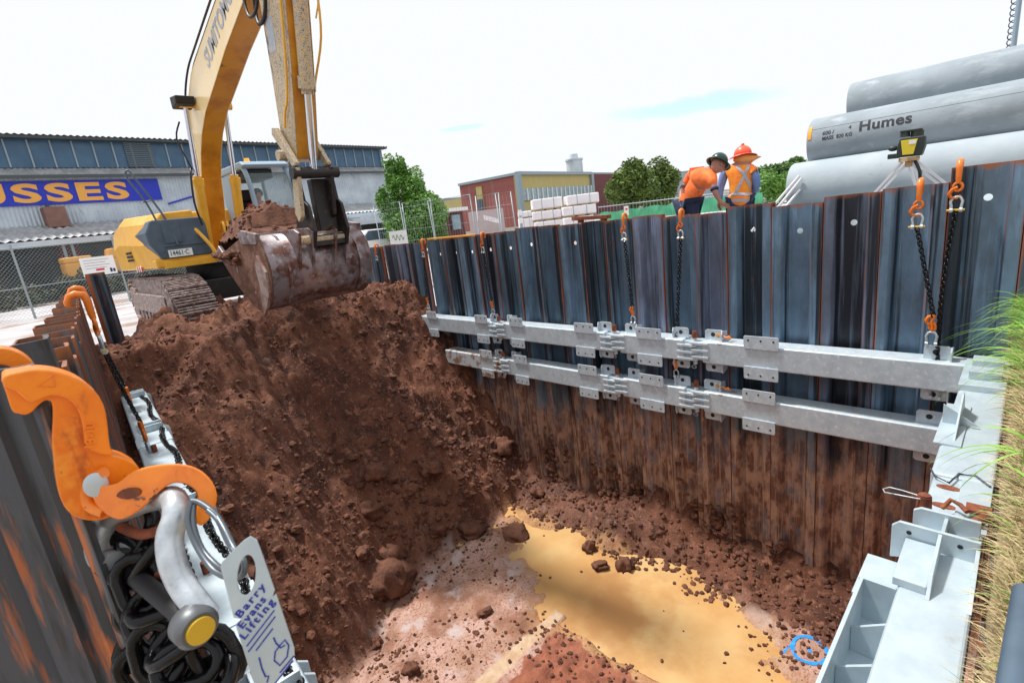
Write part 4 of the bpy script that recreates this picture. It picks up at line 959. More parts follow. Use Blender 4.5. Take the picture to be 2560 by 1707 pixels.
def tagtext(s, px, py, size, **k): text(s, size, M['tagink'], tg, frame(tp(px,py)+nn_*.0008, dx_, dy_), .0003, **k)
tagtext('Barry', 600, 1545, .0125, offset=.0003, spacing=1.3, sx=1.25); tagtext('Evans', 606, 1572, .0125, offset=.0003, spacing=1.25, sx=1.2); tagtext('Lifting', 611, 1599, .0125, offset=.0003, spacing=1.35, sx=1.2)
m_ = MB()
for a, b in (((617,1614),(686,1524)),((621,1628),(688,1540)),((640,1625),(682,1570)),((700,1680),(735,1638)),((684,1712),(732,1650))):
    m_.bar(tp(*a)+nn_*.0006, tp(*b)+nn_*.0006, .0016, .0006, up=nn_)
m_.tube([tp(*p)+nn_*.0006 for p in [(700,1612),(712,1598),(722,1612),(718,1640),(700,1662),(686,1650),(688,1628)]], .0009, 5, True)
m_.tube([tp(*p)+nn_*.0006 for p in [(684,1592),(690,1606),(702,1618),(712,1612)]], .0009, 5)
m_.tube([tp(*p)+nn_*.0006 for p in [(648,1642),(655,1670),(664,1690),(672,1688),(668,1704)]], .0009, 5)
m_.build('engraved_lines', M['tagink'], tg)

# ------------------------------------------------------------------ excavator
ex = thing('excavator', 'yellow tracked excavator with a full bucket standing on the earth ramp', 'excavator', (3.28, 11.9, G))
XC = 3.28
Yl = M['ex_yellow']
def track(xa, xb):
    m_ = MB(); y0, y1, z0, z1 = 9.75, 13.75, G+.02, G+.86; rr = (z1-z0)/2
    loop = []
    for i in range(13): a = math.pi/2-math.pi*i/12; loop.append((y1-rr*1+rr*math.cos(a)*1.0, (z0+z1)/2+rr*math.sin(a)))
    loop += [(10.6,z0-.02),(9.95,z0-.06),(9.72,z0+.0),(9.62,z0+.14),(9.66,z0+.30),(9.82,z0+.50),(10.05,z0+.68),(10.35,z0+.80),(10.75,z1+.0),(11.5,z1)]
    m_.prism(loop, 'x', xa+.06, xb-.06)
    # shoes
    per = []; n = len(loop)
    for i in range(n):
        a = V((loop[i][0], loop[i][1], 0)); b = V((loop[(i+1) % n][0], loop[(i+1) % n][1], 0)); per.append((a, b, (b-a).length))
    tot = sum(p[2] for p in per); ns = 50; k = 0; acc = 0; i = 0
    for s_ in range(ns):
        q = tot*s_/ns
        while acc+per[i][2] < q: acc += per[i][2]; i += 1
        a, b, L = per[i]; t = (q-acc)/L if L > 0 else 0; c = a+(b-a)*t; tv = (b-a).normalized(); nv = V((-tv.y, tv.x, 0))
        if nv.dot(c-V(((y0+y1)/2, (z0+z1)/2, 0))) < 0: nv = -nv
        rot = Matrix(((1,0,0), (0,tv.x,nv.x), (0,tv.y,nv.y)))
        cc = c+nv*.02; m_.box(((xa+xb)/2, cc.x, cc.y), (xb-xa, .15, .03), rot)
        for g_ in (-.055, 0, .055):
            c2 = c+nv*.045+tv*g_; m_.box(((xa+xb)/2, c2.x, c2.y), (xb-xa, .014, .03), rot)
    t_ = m_.build('track', M['track'], ex)
    s_ = 1 if xa < XC else -1; xo = xa if s_ > 0 else xb
    m2 = MB(); m2.box(((xo+s_*.03), 11.75, (z0+z1)/2), (.12, 2.9, .34))
    for yy in (10.2, 13.3): m2.cyl((xo-.01*s_, yy, (z0+z1)/2), (xo+.1*s_, yy, (z0+z1)/2), .30, seg=20)
    for i in range(7): m2.cyl((xo+.0, 10.75+i*.36, z0+.16), (xo+.1*s_, 10.75+i*.36, z0+.16), .10, seg=12)
    m2.build('track_frame', M['track'], t_, bevel=.01)
track(1.88, 2.48); track(4.08, 4.68)
MB().bx(2.5,4.06,10.9,12.7,G+.35,G+.75).prism([(2.3,G+.45),(2.7,G+.75),(3.9,G+.75),(4.3,G+.45)], 'y', 11.1, 11.4).prism([(2.3,G+.45),(2.7,G+.75),(3.9,G+.75),(4.3,G+.45)], 'y', 12.1, 12.4).cyl((XC,11.9,G+.75),(XC,11.9,G+1.02),.62,seg=28).build('undercarriage', M['ex_black'], ex, bevel=.02)
zd = -.18
MB().bx(2.0,4.62,10.95,14.2,zd,zd+.16).build('deck_frame', Yl, ex, bevel=.03)
# right side body: curved yellow side cover
prof = [(1.93,zd+.0),(1.90,.25),(1.98,.62),(2.12,.78),(2.62,.80),(2.62,zd)]
def lerp(a, b, t): return a+(b-a)*t
m_ = MB(); n = len(prof)
secs = [(11.02,.18,.0),(11.35,.06,.0),(12.2,.0,.04),(13.4,.0,.10),(14.6,.05,.02),(14.95,.25,-.05)]
for yy, ins, up in secs: m_.v += [(x+ins, yy, z+up if z > 0 else z) for x, z in prof]
for s_ in range(len(secs)-1):
    for i in range(n): m_.f.append([s_*n+i, s_*n+(i+1) % n, (s_+1)*n+(i+1) % n, (s_+1)*n+i]); m_.m.append(0); m_.sm.append(False)
m_.f.append(list(range(n))); m_.m.append(0); m_.sm.append(False)
m_.f.append([(len(secs)-1)*n+i for i in range(n)]); m_.m.append(0); m_.sm.append(False)
m_.build('side_cover', Yl, ex, bevel=.03, seg=3)
MB().prism([(13.3,zd),(14.95,zd),(15.05,.3),(14.9,.85),(13.3,.9)], 'x', 2.3, 4.55).build('counterweight', Yl, ex, bevel=.06, seg=3)
MB().bx(2.6,4.4,12.4,13.4,zd,.86).build('engine_hood', Yl, ex, bevel=.05)
# dark tool box front with plate
tb = MB().prism([(2.12,zd+.15),(1.97,.25),(1.96,.45),(2.08,.66),(2.94,.66),(2.94,zd+.15)], 'y', 10.92, 12.4).build('tool_box', M['ex_dark'], ex, bevel=.03, seg=3)
MB().bx(2.20,2.90,10.895,10.925,.18,.20).bx(2.22,2.5,10.90,10.92,.24,.60).build('tool_box_door', M['ex_dark'], tb, bevel=.006)
MB().bx(2.12,2.95,10.86,11.0,zd-.02,zd+.10).build('front_step', Yl, ex, bevel=.01)
m_ = MB()
for i in range(6): m_.box((1.93+.0*i, 11.9+.1*i, zd+.02), (.01,.05,.11), Matrix.Rotation(.5, 3, 'X'), mi=i % 2)
m_.build('hazard_stripe', [M['red'], M['white']], ex)
m_ = MB()
for i in range(3):
    for j in range(3): m_.bx(1.885,1.90,12.3+i*.2,12.42+i*.2,.0+j*.07,.045+j*.07)
split_build(m_, 'side_vent', M['ex_black'], ex)
pl = MB().bx(2.22,2.60,10.885,10.895,-.01,.12).build('number_plate', M['white'], ex)
text('14461·C', .125, M['plate_green'], ex, frame((2.235,10.883,.018), (1,0,0), (0,0,1)), .002, .001, name='plate_digits', sx=.72)
# rail and mirror
MB().tube(smooth([(2.20,11.0,.62),(2.12,11.05,1.0),(1.98,11.1,1.35),(1.96,11.1,1.48),(2.02,11.1,1.52),(2.08,11.05,1.35),(2.24,11.0,.95),(2.34,10.95,.62),(2.40,10.88,.2)], 3, False), .018, 8).tube([(2.08,11.05,.98),(2.2,11.02,1.0)], .012, 6).build('handrail', M['ex_dark'], ex)
# cab
cb_ = thing('cab_tmp', '', '', (0,0,0)); bpy.data.objects.remove(cb_)
CX0, CX1, CY0, CY1 = 3.84, 4.74, 10.85, 12.45
cab = MB().bx(CX0,CX1,CY0,CY1,zd+.15,.22).bx(CX0,CX0+.06,CY0+.9,CY1,.22,1.5).bx(CX0,CX1,CY1-.06,CY1,.22,.7).build('cab', M['cabgrey'], ex, bevel=.02)
def post(a, b, r_=.045): return MB().tube(smooth([a, (V(a)+V(b))/2+V((0,-.02,0)), b], 4, False), r_, 8)
m_ = MB()
for xx in (CX0+.04, CX1-.04):
    m_.tube(smooth([(xx,CY0+.02,.1),(xx,CY0+.0,.8),(xx,CY0+.10,1.35),(xx,CY0+.30,1.56),(xx,CY0+.6,1.60)], 4, False), .05, 8)
    m_.tube([(xx,CY1-.05,.1),(xx,CY1-.05,1.55)], .045, 8)
m_.tube([(CX0+.04,CY0+.9,.2),(CX0+.04,CY0+.9,1.55)], .04, 8)
split_build(m_, 'pillar', M['cabgrey'], cab)
MB().prism([(CY0+.12,1.50),(CY0+.05,1.56),(CY0+.22,1.64),(CY1-.1,1.66),(CY1,1.60),(CY1,1.52)], 'x', CX0-.01, CX1+.01).build('roof', M['cabgrey'], cab, bevel=.03, seg=3)
MB().add([(CX0+.06,CY0+.03,.2),(CX1-.06,CY0+.03,.2),(CX1-.06,CY0+.12,1.4),(CX0+.06,CY0+.12,1.4)], [(0,1,2,3)]).build('windscreen', M['glass'], cab)
MB().add([(CX1-.02,CY0+.08,.2),(CX1-.02,CY1-.08,.2),(CX1-.02,CY1-.08,1.5),(CX1-.02,CY0+.2,1.45)], [(0,1,2,3)]).build('side_window', M['glass'], cab)
MB().bx(CX0+.1,CX1-.25,CY1-.5,CY1-.38,.2,.95).bx(CX0+.15,CX1-.3,CY1-.48,CY1-.40,.95,1.2).bx(CX0+.2,CX1-.3,CY1-1.0,CY1-.45,.1,.35).build('seat', M['black'], cab, bevel=.04)
MB().bx(CX0+.1,CX1-.3,CY0+.25,CY0+1.1,1.32,1.49).build('sun_blind', M['black'], cab, bevel=.01)
MB().cyl((CX0+.25,CY0+.5,1.63),(CX0+.25,CY0+.5,1.74),.055,.045,seg=14).build('beacon', mat('amber beacon', (1,.35,.02), .3, emit=((1,.35,.02), .5)), cab)
MB().tube([(CX1-.1,CY0-.02,.3),(CX1-.02,CY0-.1,.7),(CX1-.02,CY0-.1,1.05)], .014, 6).box((CX1-.0,CY0-.12,1.2),(.2,.03,.28)).build('mirror', M['ex_black'], cab, bevel=.006)
# boom (profile in YZ)
XB0, XB1 = 3.10, 3.45
back = [(12.15,-.05),(11.75,.75),(11.35,1.5),(11.08,2.12),(10.74,2.60),(10.2,2.93),(9.56,3.10),(8.3,3.42),(7.3,3.68),(6.6,3.78)]
front = [(6.4,3.55),(6.75,3.28),(7.44,3.09),(8.44,2.80),(9.2,2.53),(9.95,2.27),(10.40,2.02),(10.75,1.72),(11.05,1.36),(11.2,1.0),(11.42,.55),(11.66,-.08)]
m_ = MB().prism(back+front, 'x', XB0+.012, XB1-.012); boom = m_.build('boom', M['ex_under'], ex, bevel=.006)
m_ = MB().prism(back+front, 'x', XB0, XB0+.011).prism(back+front, 'x', XB1-.011, XB1); m_.build('boom_side', M['ex_sheen'], boom, bevel=.003)
m_ = MB()
for a, b in ((( 8.4,3.40),(9.5,3.12)),):
    pass
bs = V((XB0-.003, 9.30, 2.76)); dirb = V((0,-1.26,.385))
text('SUMITOMO', .34, M['fade_blue'], ex, frame(bs, dirb, (0,.1,1)), .0015, .009, name='boom_lettering', sx=.92)
MB().tube(smooth([(XB0-.03, y_, z_) for y_, z_ in [(11.0,2.2),(10.7,2.66),(10.2,2.98),(9.56,3.16),(8.3,3.48),(7.3,3.74)]], 4, False), .018, 6).tube(smooth([(XB0+.06, y_, z_+.03) for y_, z_ in [(11.0,2.2),(10.7,2.66),(10.2,2.98),(9.56,3.16),(8.3,3.48),(7.3,3.74)]], 4, False), .02, 6).build('boom_pipe', M['ex_black'], boom)
MB().prism([(10.55,2.42),(10.25,2.46),(10.22,2.58),(10.55,2.62)], 'x', 2.78, 3.08).build('work_light', M['black'], ex, bevel=.02)
# bracket under boom, boss
MB().cyl((2.86,10.42,2.50),(3.70,10.42,2.50),.07,seg=18).build('cylinder_pin', Yl, ex)
for xx, nm in ((2.96,0),(3.59,1)):
    t1 = V((xx,10.42,2.50)); t2 = V((xx,10.62,1.42)); t3 = V((xx,11.2,-.08)); dd = (t1-t3).normalized(); t2 = t3+dd*1.45
    bc = MB().cyl(t3, t2, .085, seg=18).cyl(t2-dd*.12, t2, .10, seg=18).cyl(t2, t2+dd*.05, .07, seg=18).cyl(t3-V((.09,0,0)), t3+V((.09,0,0)), .10, seg=18).build('boom_cylinder', Yl, ex, bevel=.006)
    MB().cyl(t2, t1, .042, seg=14).build('rod', M['chrome'], bc)
for k_ in range(3):
    MB().tube(smooth([(3.2+.07*k_,10.85,.15),(3.2+.07*k_,10.78,.42),(3.22+.07*k_,10.86,.52),(3.24+.07*k_,11.1,.48),(3.24+.07*k_,11.35,.38)], 4, False), .022, 8).build('hose', Yl if k_ < 2 else M['rubber'], ex)
MB().tube(smooth([(2.86,10.85,.5),(2.80,10.75,.9),(2.84,10.7,1.35),(2.90,10.8,1.5)], 4, False), .018, 7).tube(smooth([(2.80,10.4,2.2),(2.72,10.5,1.95),(2.80,10.52,1.6),(2.86,10.6,1.45)], 4, False), .014, 7).build('hose', M['rubber'], ex)
MB().prism([(11.1,zd+.1),(12.4,zd+.1),(12.4,.15),(12.25,.2),(12.0,.2),(11.5,.1)], 'x', 3.0, 3.09).prism([(11.1,zd+.1),(12.4,zd+.1),(12.4,.15),(12.25,.2),(12.0,.2),(11.5,.1)], 'x', 3.46, 3.55).build('boom_foot_bracket', Yl, ex, bevel=.01)
MB().tube(smooth([(2.75,10.95,.45),(2.82,10.86,.3),(2.93,10.8,.05),(2.97,10.8,-.15)], 4, False), .035, 8).build('step_strut', Yl, ex)
# arm
XA0, XA1 = 3.13, 3.43
arm = MB().prism([(7.25,1.05),(7.28,1.25),(7.14,2.2),(7.06,2.85),(6.98,3.7),(6.5,3.9),(6.15,3.65),(6.32,2.9),(6.55,2.1),(6.83,1.3),(6.93,1.05)], 'x', XA0+.011, XA1-.011).build('arm', M['ex_under'], ex, bevel=.006)
ap = [(7.25,1.05),(7.28,1.25),(7.14,2.2),(7.06,2.85),(6.98,3.7),(6.5,3.9),(6.15,3.65),(6.32,2.9),(6.55,2.1),(6.83,1.3),(6.93,1.05)]
MB().prism(ap, 'x', XA0, XA0+.01).prism(ap, 'x', XA1-.01, XA1).build('arm_side', M['ex_worn'], arm, bevel=.002)
MB().prism([(7.05,2.35),(6.99,2.75),(6.80,2.70),(6.86,2.33)], 'x', XA0-.003, XA0).build('arm_decal', M['fade_blue'], arm)
MB().tube(smooth([(3.10,6.12,3.7),(3.10,6.40,2.8),(3.10,6.62,2.1),(3.10,6.78,1.75),(3.10,6.92,1.62),(3.10,7.02,1.45)], 4, False), .016, 7).build('grease_pipe', M['ex_yellow'], arm)
# bucket cylinder in front of the arm
c0 = V((3.28,6.18,3.15)); c1 = V((3.28,6.55,1.80)); c2 = V((3.28,6.83,.86)); dd = (c2-c0).normalized(); c1 = c0+dd*1.38
bcy = MB().cyl(c0-dd*.5, c1, .085, seg=20).cyl(c1-dd*.14, c1, .105, seg=20).cyl(c1, c1+dd*.06, .075, seg=18).cyl(c0+dd*.3, c0+dd*.36, .10, seg=18).build('bucket_cylinder', M['ex_worn'], ex, bevel=.004)
MB().cyl(c1, c2, .048, seg=16).build('rod', M['chrome'], bcy)
MB().tube(smooth([c0+V((.13,-.02,.3)), c0+V((.15,-.04,-.3)), c0+V((.17,.1,-.8)), c1+V((.13,0,.1)), c1+V((.10,0,-.02))], 4, False), .014, 6).tube(smooth([c0+V((.16,.02,.1)), c0+V((.22,.04,-.3)), c0+V((.15,.1,-.6))], 4, False), .010, 6).build('hose', M['ex_yellow'], bcy)
MB().tube(smooth([(3.45,7.0,3.9),(3.25,7.35,3.25),(3.12,7.2,2.75),(3.1,6.9,2.75),(3.06,6.6,3.1),(3.1,6.5,3.6)], 5, False), .024, 8).tube(smooth([(3.35,7.1,3.9),(3.15,7.45,3.3),(3.06,7.3,2.85),(3.02,6.9,2.82),(3.0,6.6,3.2)], 5, False), .02, 8).build('hose', M['rubber'], ex)
# linkage and quick hitch
MB().cyl((2.98,6.84,.86),(3.62,6.84,.86),.075,seg=18).build('link_pin', M['ex_black'], ex, bevel=.004)
m_ = MB()
for xx in (3.06, 3.50):
    m_.prism([(6.80,.95),(6.90,.95),(7.32,1.42),(7.28,1.50),(7.18,1.48),(6.78,.98)], 'x', xx-.03, xx+.03)
split_build(m_, 'rocker_link', M['ex_worn'], ex, bevel=.008)
m_ = MB()
for xx, mm_ in ((3.05, M['ex_worn']), (3.51, M['ex_black'])): MB().prism([(6.76,.92),(6.92,.92),(7.10,.38),(7.04,.25),(6.92,.30)], 'x', xx-.028, xx+.028).build('bucket_link', mm_, ex, bevel=.008)
m_ = MB()
for xx in (3.14, 3.62):
    m_.prism([(6.88,.45),(6.98,.52),(7.03,1.12),(7.16,1.12),(7.22,.5),(7.42,.10),(7.42,-.12),(6.95,-.12),(6.82,.1)], 'x', xx-.022, xx+.022)
m_.bx(3.12,3.64,6.95,7.42,-.1,.05).bx(3.30,3.56,7.0,7.15,.1,.8); m_.build('quick_hitch', M['ex_black'], ex, bevel=.01)
for q in (((2.94,7.42,.05),(3.62,7.42,.05),.06),((2.94,7.0,.0),(3.62,7.0,.0),.06),((2.96,7.1,1.12),(3.60,7.1,1.12),.07)): MB().cyl(*q, seg=16).build('hitch_pin', M['ex_worn'], ex)
m_ = MB()
for xx in (2.93, 3.12, 3.45, 3.63): m_.prism([(6.86,.1),(7.0,.16),(7.55,.18),(7.65,.05),(7.5,-.25),(7.28,-.55),(7.12,-.5)], 'x', xx-.02, xx+.02)
split_build(m_, 'bucket_ear', M['bucket'], ex, bevel=.008)
# bucket
BX0, BX1 = 2.53, 4.03
sec = [(7.95,.13),(7.55,.15),(7.30,.08),(7.13,-.10),(7.08,-.35),(7.16,-.6),(7.35,-.80),(7.62,-.90),(7.95,-.87),(8.35,-.66),(8.75,-.36),(9.08,-.08)]
sec = [(p.x, p.y) for p in smooth([(a, b, 0) for a, b in sec], 3, False)]
inn = []
for i, (a, b) in enumerate(sec):
    p0 = sec[max(i-1,0)]; p1 = sec[min(i+1,len(sec)-1)]; t = V((p1[0]-p0[0], p1[1]-p0[1])).normalized(); inn.append((a-t.y*.035, b+t.x*.035))
shell = MB()
n = len(sec)
vs = [(x, a, b) for x in (BX0, BX1) for a, b in sec]+[(x, a, b) for x in (BX0, BX1) for a, b in inn]; fs = []
for i in range(n-1): fs += [(i, i+1, n+i+1, n+i), (2*n+i, 3*n+i, 3*n+i+1, 2*n+i+1)]
fs += [(0, n, 3*n, 2*n), (n-1, 2*n-1+2*n, 2*n-1, n-1)][:1]+[(n-1, 3*n-1, 4*n-1, 2*n-1)]
for i in range(n-1): fs += [(i, 2*n+i, 2*n+i+1, i+1), (n+i, n+i+1, 3*n+i+1, 3*n+i)]
shell.add(vs, fs, 0, True)
bk = shell.build('bucket', M['bucket'], ex)
M['bucket_mud'] = mat('soil-caked bucket side', (.15,.062,.036), .9, 0, 6, (.24,.12,.08), .45, .6, bump=.015, bump_s=14, layers=[((.32,.28,.28), 5, .62, .68, None)])
for xx in (BX0, BX1): MB().prism(sec, 'x', xx-.015, xx+.015).build('side_plate', M['bucket_mud'] if xx == BX0 else M['bucket'], bk, bevel=.004)
for xx in (BX0, BX1):
    for pl_ in ([(7.97,.20),(7.80,.24),(7.25,.16),(7.3,.02),(7.9,.05)], [(8.9,-.10),(9.15,-.02),(8.95,.08),(8.6,-.2)]): MB().prism(pl_, 'x', xx-.03, xx+.03).build('wear_plate', M['bucket'], bk, bevel=.01)
# side cutter: crescent under the left end
MB().prism([(7.35,-.12),(7.15,-.35),(7.18,-.62),(7.42,-.86),(7.6,-.98),(7.55,-.78),(7.48,-.5),(7.50,-.25)], 'x', BX0-.05, BX0-.012).build('side_cutter', mat('scraped pale steel', (.42,.32,.29), .5, .2, 8, (.26,.13,.10), .45, .6), bk, bevel=.008)
MB().bx(BX0,BX1,7.48,7.98,.125,.165).build('top_band', M['bucket'], bk, bevel=.006)
MB().bx(BX0+.02,BX1-.02,8.80,9.12,-.11,-.07).build('cutting_edge', M['bucket'], bk, bevel=.006)
for xx in (BX0+.25, 3.85): MB().prism([(7.55,.16),(7.30,.10),(7.10,-.12),(7.05,-.36),(7.13,-.62),(7.33,-.83),(7.36,-.78),(7.2,-.6),(7.1,-.35),(7.17,-.1)], 'x', xx-.02, xx+.02).build('wear_strap', M['bucket'], bk)
# load of soil
ld = MB(); NU, NV = 46, 46; gx = {}
for j in range(NV+1):
    for i in range(NU+1):
        u = i/NU; v = j/NV; x = lerp(BX0+.0, BX1-.0, u); y = lerp(7.45, 9.15, v)
        e = min(u, 1-u)*2; k_ = math.sin(math.pi*min(1, max(0, v)))
        h = -.12+.26*sst(0,.4,k_)+.46*sst(0,.8,k_)*(1-abs(u-.36)/.66)*sst(0,.35,e+.05)
        h += .07*noise.fractal(V((x*4,y*4,0)), .9, 2, 5)*sst(0,.3,k_)
        if v < .25: h = min(h, .13+.6*v)
        ld.v.append((x, y, h))
for j in range(NV):
    for i in range(NU): ld.f.append([j*(NU+1)+i, j*(NU+1)+i+1, (j+1)*(NU+1)+i+1, (j+1)*(NU+1)+i]); ld.m.append(0); ld.sm.append(True)
random.seed(5)
for i in range(260):
    q = random.choice(ld.v[:(NU+1)*(NV+1)]); clod_mesh(ld, (q[0], q[1], q[2]), random.uniform(.015,.05), 6, 4)
# spill over the left lip
for i in range(120):
    t = random.random(); clod_mesh(ld, (BX0-.06+random.uniform(-.06,.1), 8.0+t*1.0, -.05-.2*random.random()*(1-t)), random.uniform(.03,.06), 6, 4)
o = ld.build('soil_load', M['soil_load'], loc=(0,0,0)); tag(o, 'heaped load of brown soil in the excavator bucket', 'soil')

# ------------------------------------------------------------------ people
def skin_body(name, joints, edges, mats, parent, root=0, sub=2):
    me = bpy.data.meshes.new(name); off = V(parent.get('_o', (0,0,0)))
    me.from_pydata([tuple(V(j[0])-off) for j in joints], edges, [])
    o = bpy.data.objects.new(name, me); C.objects.link(o)
    md = o.modifiers.new('skin', 'SKIN'); md.use_smooth_shade = True
    for i, j in enumerate(joints):
        sv = me.skin_vertices[0].data[i]; r_ = j[1]; sv.radius = r_ if isinstance(r_, tuple) else (r_, r_)
        sv.use_root = (i == root)
    s_ = o.modifiers.new('sub', 'SUBSURF'); s_.levels = sub; s_.render_levels = sub
    dg = bpy.context.evaluated_depsgraph_get(); m2 = bpy.data.meshes.new_from_object(o.evaluated_get(dg)); m2.name = name
    m2.materials.clear(); m2.materials.append(mats)
    bpy.data.objects.remove(o); return m2
def skin_obj(name, joints, edges, m, parent, root=0, sub=2, extra=None):
    me = skin_body(name, joints, edges, m, parent, root, sub)
    if extra is not None:
        bm = bmesh.new(); bm.from_mesh(me); me2 = extra.mesh('x', [m], parent.get('_o', (0,0,0))); bm.from_mesh(me2); bm.to_mesh(me); bm.free()
    o = bpy.data.objects.new(name, me); C.objects.link(o); o.parent = parent; o['_o'] = parent.get('_o', (0,0,0)); return o
def person(label, base, P, sleeves, shirt_m, trouser_m, sleeve_m, arm_bare=True):
    """P: dict of joint positions in world space"""
    r = thing('person', label, 'person', base)
    J = [(P['pelvis'],.13),(P['waist'],.115),(P['chest'],.145),(P['neck'],.055),(P['head0'],.062)]
    E_ = [(0,1),(1,2),(2,3),(3,4)]
    def chain_(start, pts):
        k_ = start
        for q in pts: J.append(q); E_.append((k_, len(J)-1)); k_ = len(J)-1
    for s_ in ('l', 'r'):
        chain_(2, [(P['sh'+s_],.052),(P['el'+s_],.040),(P['wr'+s_],.027),(P['ha'+s_],(.036,.018))])
        chain_(0, [(P['hip'+s_],.085),(P['kn'+s_],.058),(P['an'+s_],.042),(P['to'+s_],.034)])
    ex_ = MB(); hc = V(P['head']); fw = V(P['face']).normalized(); up = V(P.get('up', (0,0,1))).normalized(); sd = fw.cross(up).normalized(); up = sd.cross(fw)
    def hf(p):
        q = p-hc; a, b, c_ = q.dot(sd), q.dot(fw), q.dot(up)
        if c_ < -.02: a *= .82; 
        if b > 0: b *= 1.0-.12*max(0, -c_/.12)
        return hc+sd*a+fw*b+up*c_
    ex_.ball(hc, (.082,.082,.118) if False else .1, 18, 14, 0, lambda p: hf(hc+sd*((p-hc).dot(sd))*.78+fw*((p-hc).dot(fw))*.98+up*((p-hc).dot(up))*1.2))
    ex_.ball(hc+fw*.10-up*.015, .016, 8, 6, 0, lambda p: p); ex_.tube([hc+fw*.088+up*.02, hc+fw*.112-up*.018, hc+fw*.09-up*.03], [.008,.014,.008], 8)
    for q in (-1, 1): ex_.ball(hc+sd*q*.078-up*.01, .022, 8, 6); 
    ex_.tube([hc+fw*.088-up*.06+sd*.022, hc+fw*.096-up*.058, hc+fw*.088-up*.06-sd*.022], .007, 6)
    # fingers
    for s_ in ('l', 'r'):
        h0 = V(P['ha'+s_]); w0 = V(P['wr'+s_]); d = (h0-w0).normalized(); c_ = d.cross(V((0,1,.2))).normalized()
        for k_ in range(4):
            b0 = h0+c_*(k_-1.5)*.017; L = (.058,.066,.062,.048)[k_]
            ex_.tube([b0-d*.01, b0+d*L*.5, b0+d*L*.85+d.cross(c_)*.014, b0+d*L+d.cross(c_)*.026], [.009,.0085,.008,.006], 6)
        b0 = w0+(h0-w0)*.45-c_*.03; ex_.tube([b0, b0-c_*.02+d*.02, b0-c_*.026+d*.05], [.011,.010,.007], 6)
    skin_obj('body', J, E_, M['skin'], r, extra=ex_)
    m_ = MB()
    for q in (-1, 1): m_.ball(hc+fw*.088+sd*q*.032+up*.012, .009, 8, 6)
    split_build(m_, 'eye', M['black'], r)
    # shirt
    S = [(P['waist'],.150),(P['chest'],.180),(P['neck'],.075)]; Es = [(0,1),(1,2)]
    pel = V(P['pelvis']); S.append((tuple(pel+V((0,0,.0))),.150)); Es.append((0,3))
    sh = skin_obj('shirt', [S[0],S[1],(V(P['neck'])-(V(P['neck'])-V(P['chest']))*.35,.075),S[3]]+[x for s_ in ('l','r') for x in [(P['sh'+s_],.074),(V(P['sh'+s_])+(V(P['el'+s_])-V(P['sh'+s_]))*sleeves[0],.062)]], [(0,1),(1,2),(0,3),(1,4),(4,5),(1,6),(6,7)], shirt_m, r)
    if sleeve_m is not None:
        for s_ in ('l', 'r'):
            a = V(P['sh'+s_]); e = V(P['el'+s_]); w_ = V(P['wr'+s_])
            if sleeves[1] > 1: skin_obj('sleeve', [(a,.068),(e,.058),(w_,.042)], [(0,1),(1,2)], sleeve_m, r)
            else: skin_obj('sleeve', [(a+(e-a)*sleeves[0]*.9,.066),(a+(e-a)*sleeves[1],.066)], [(0,1)], sleeve_m, r)
    skin_obj('trousers', [(pel,.150)]+[x for s_ in ('l','r') for x in [(P['hip'+s_],.105),(P['kn'+s_],.082),(V(P['an'+s_])+V((0,0,.04)),.068)]], [(0,1),(1,2),(2,3),(0,4),(4,5),(5,6)], trouser_m, r)
    m_ = MB()
    for s_ in ('l', 'r'):
        a = V(P['an'+s_]); t = V(P['to'+s_]); m_.ball((a+t)/2+V((0,0,-.0)), .06, 12, 8, 0, lambda p, a=a, t=t: (a+t)/2+(t-a).normalized()*((p-(a+t)/2).dot((t-a).normalized())*2.3)+(p-(a+t)/2-(t-a).normalized()*((p-(a+t)/2).dot((t-a).normalized())))*.85)
    split_build(m_, 'boot', M['bark'], r)
    return r, hc, fw, up, sd
def legs(P, bx_, by, hz, fwd, spread=.10):
    f_ = V(fwd).normalized(); s_ = f_.cross(V((0,0,1)))
    for k_, q in (('l', -1), ('r', 1)):
        c_ = V((bx_, by, 0))+s_*q*spread
        P['hip'+k_] = (c_.x, c_.y, hz-.06); P['kn'+k_] = (c_.x+f_.x*.03, c_.y+f_.y*.03, G+.5); P['an'+k_] = (c_.x, c_.y, G+.10); P['to'+k_] = (c_.x+f_.x*.16, c_.y+f_.y*.16, G+.05)
# worker in the vest, back to us
XB = 7.5; k_ = XB/6.7
def pp(px, py, X=XB): return at(px, py, X=X)
pv = pp(1850,500); P = dict(pelvis=pv+V((0,0,-.02)), waist=pp(1851,468), chest=pp(1852,428), neck=pp(1856,404,7.52), head0=pp(1857,396,7.54), head=pp(1857,392,7.56), face=(.75,.55,-.05))
P['shl'] = pp(1814,424); P['ell'] = pp(1800,472,7.45); P['wrl'] = pp(1798,502,7.40); P['hal'] = pp(1798,515,7.40)
P['shr'] = pp(1884,424); P['elr'] = pp(1892,462,7.6); P['wrr'] = pp(1880,492,7.7); P['har'] = pp(1876,500,7.72)
legs(P, pv.x, pv.y, pv.z, (1,.4,0))
r, hc, fw, up, sd = person('worker in orange vest with a silver cross on the back and a broad orange hat', (pv.x, pv.y, G), P, (.12, 2), M['hivis_vest'], M['navy'], M['ltblue'])
skin_obj('vest_hem', [(V(P['waist']),.185),(V(P['pelvis'])-V((0,0,.12)),.235)], [(0,1)], M['hivis_vest'], r)
m_ = MB(); hh = hc+up*.035
m_.ball(hh, .115, 20, 10, 0, lambda p: p if (p-hh).dot(up) > -.01 else hh+((p-hh)-up*((p-hh).dot(up)))*1.0-up*.01); m_.tube([hh+fw*.02+up*.115, hh-fw*.02+up*.118], .02, 8)
N_ = 28; ring0 = []; ring1 = []
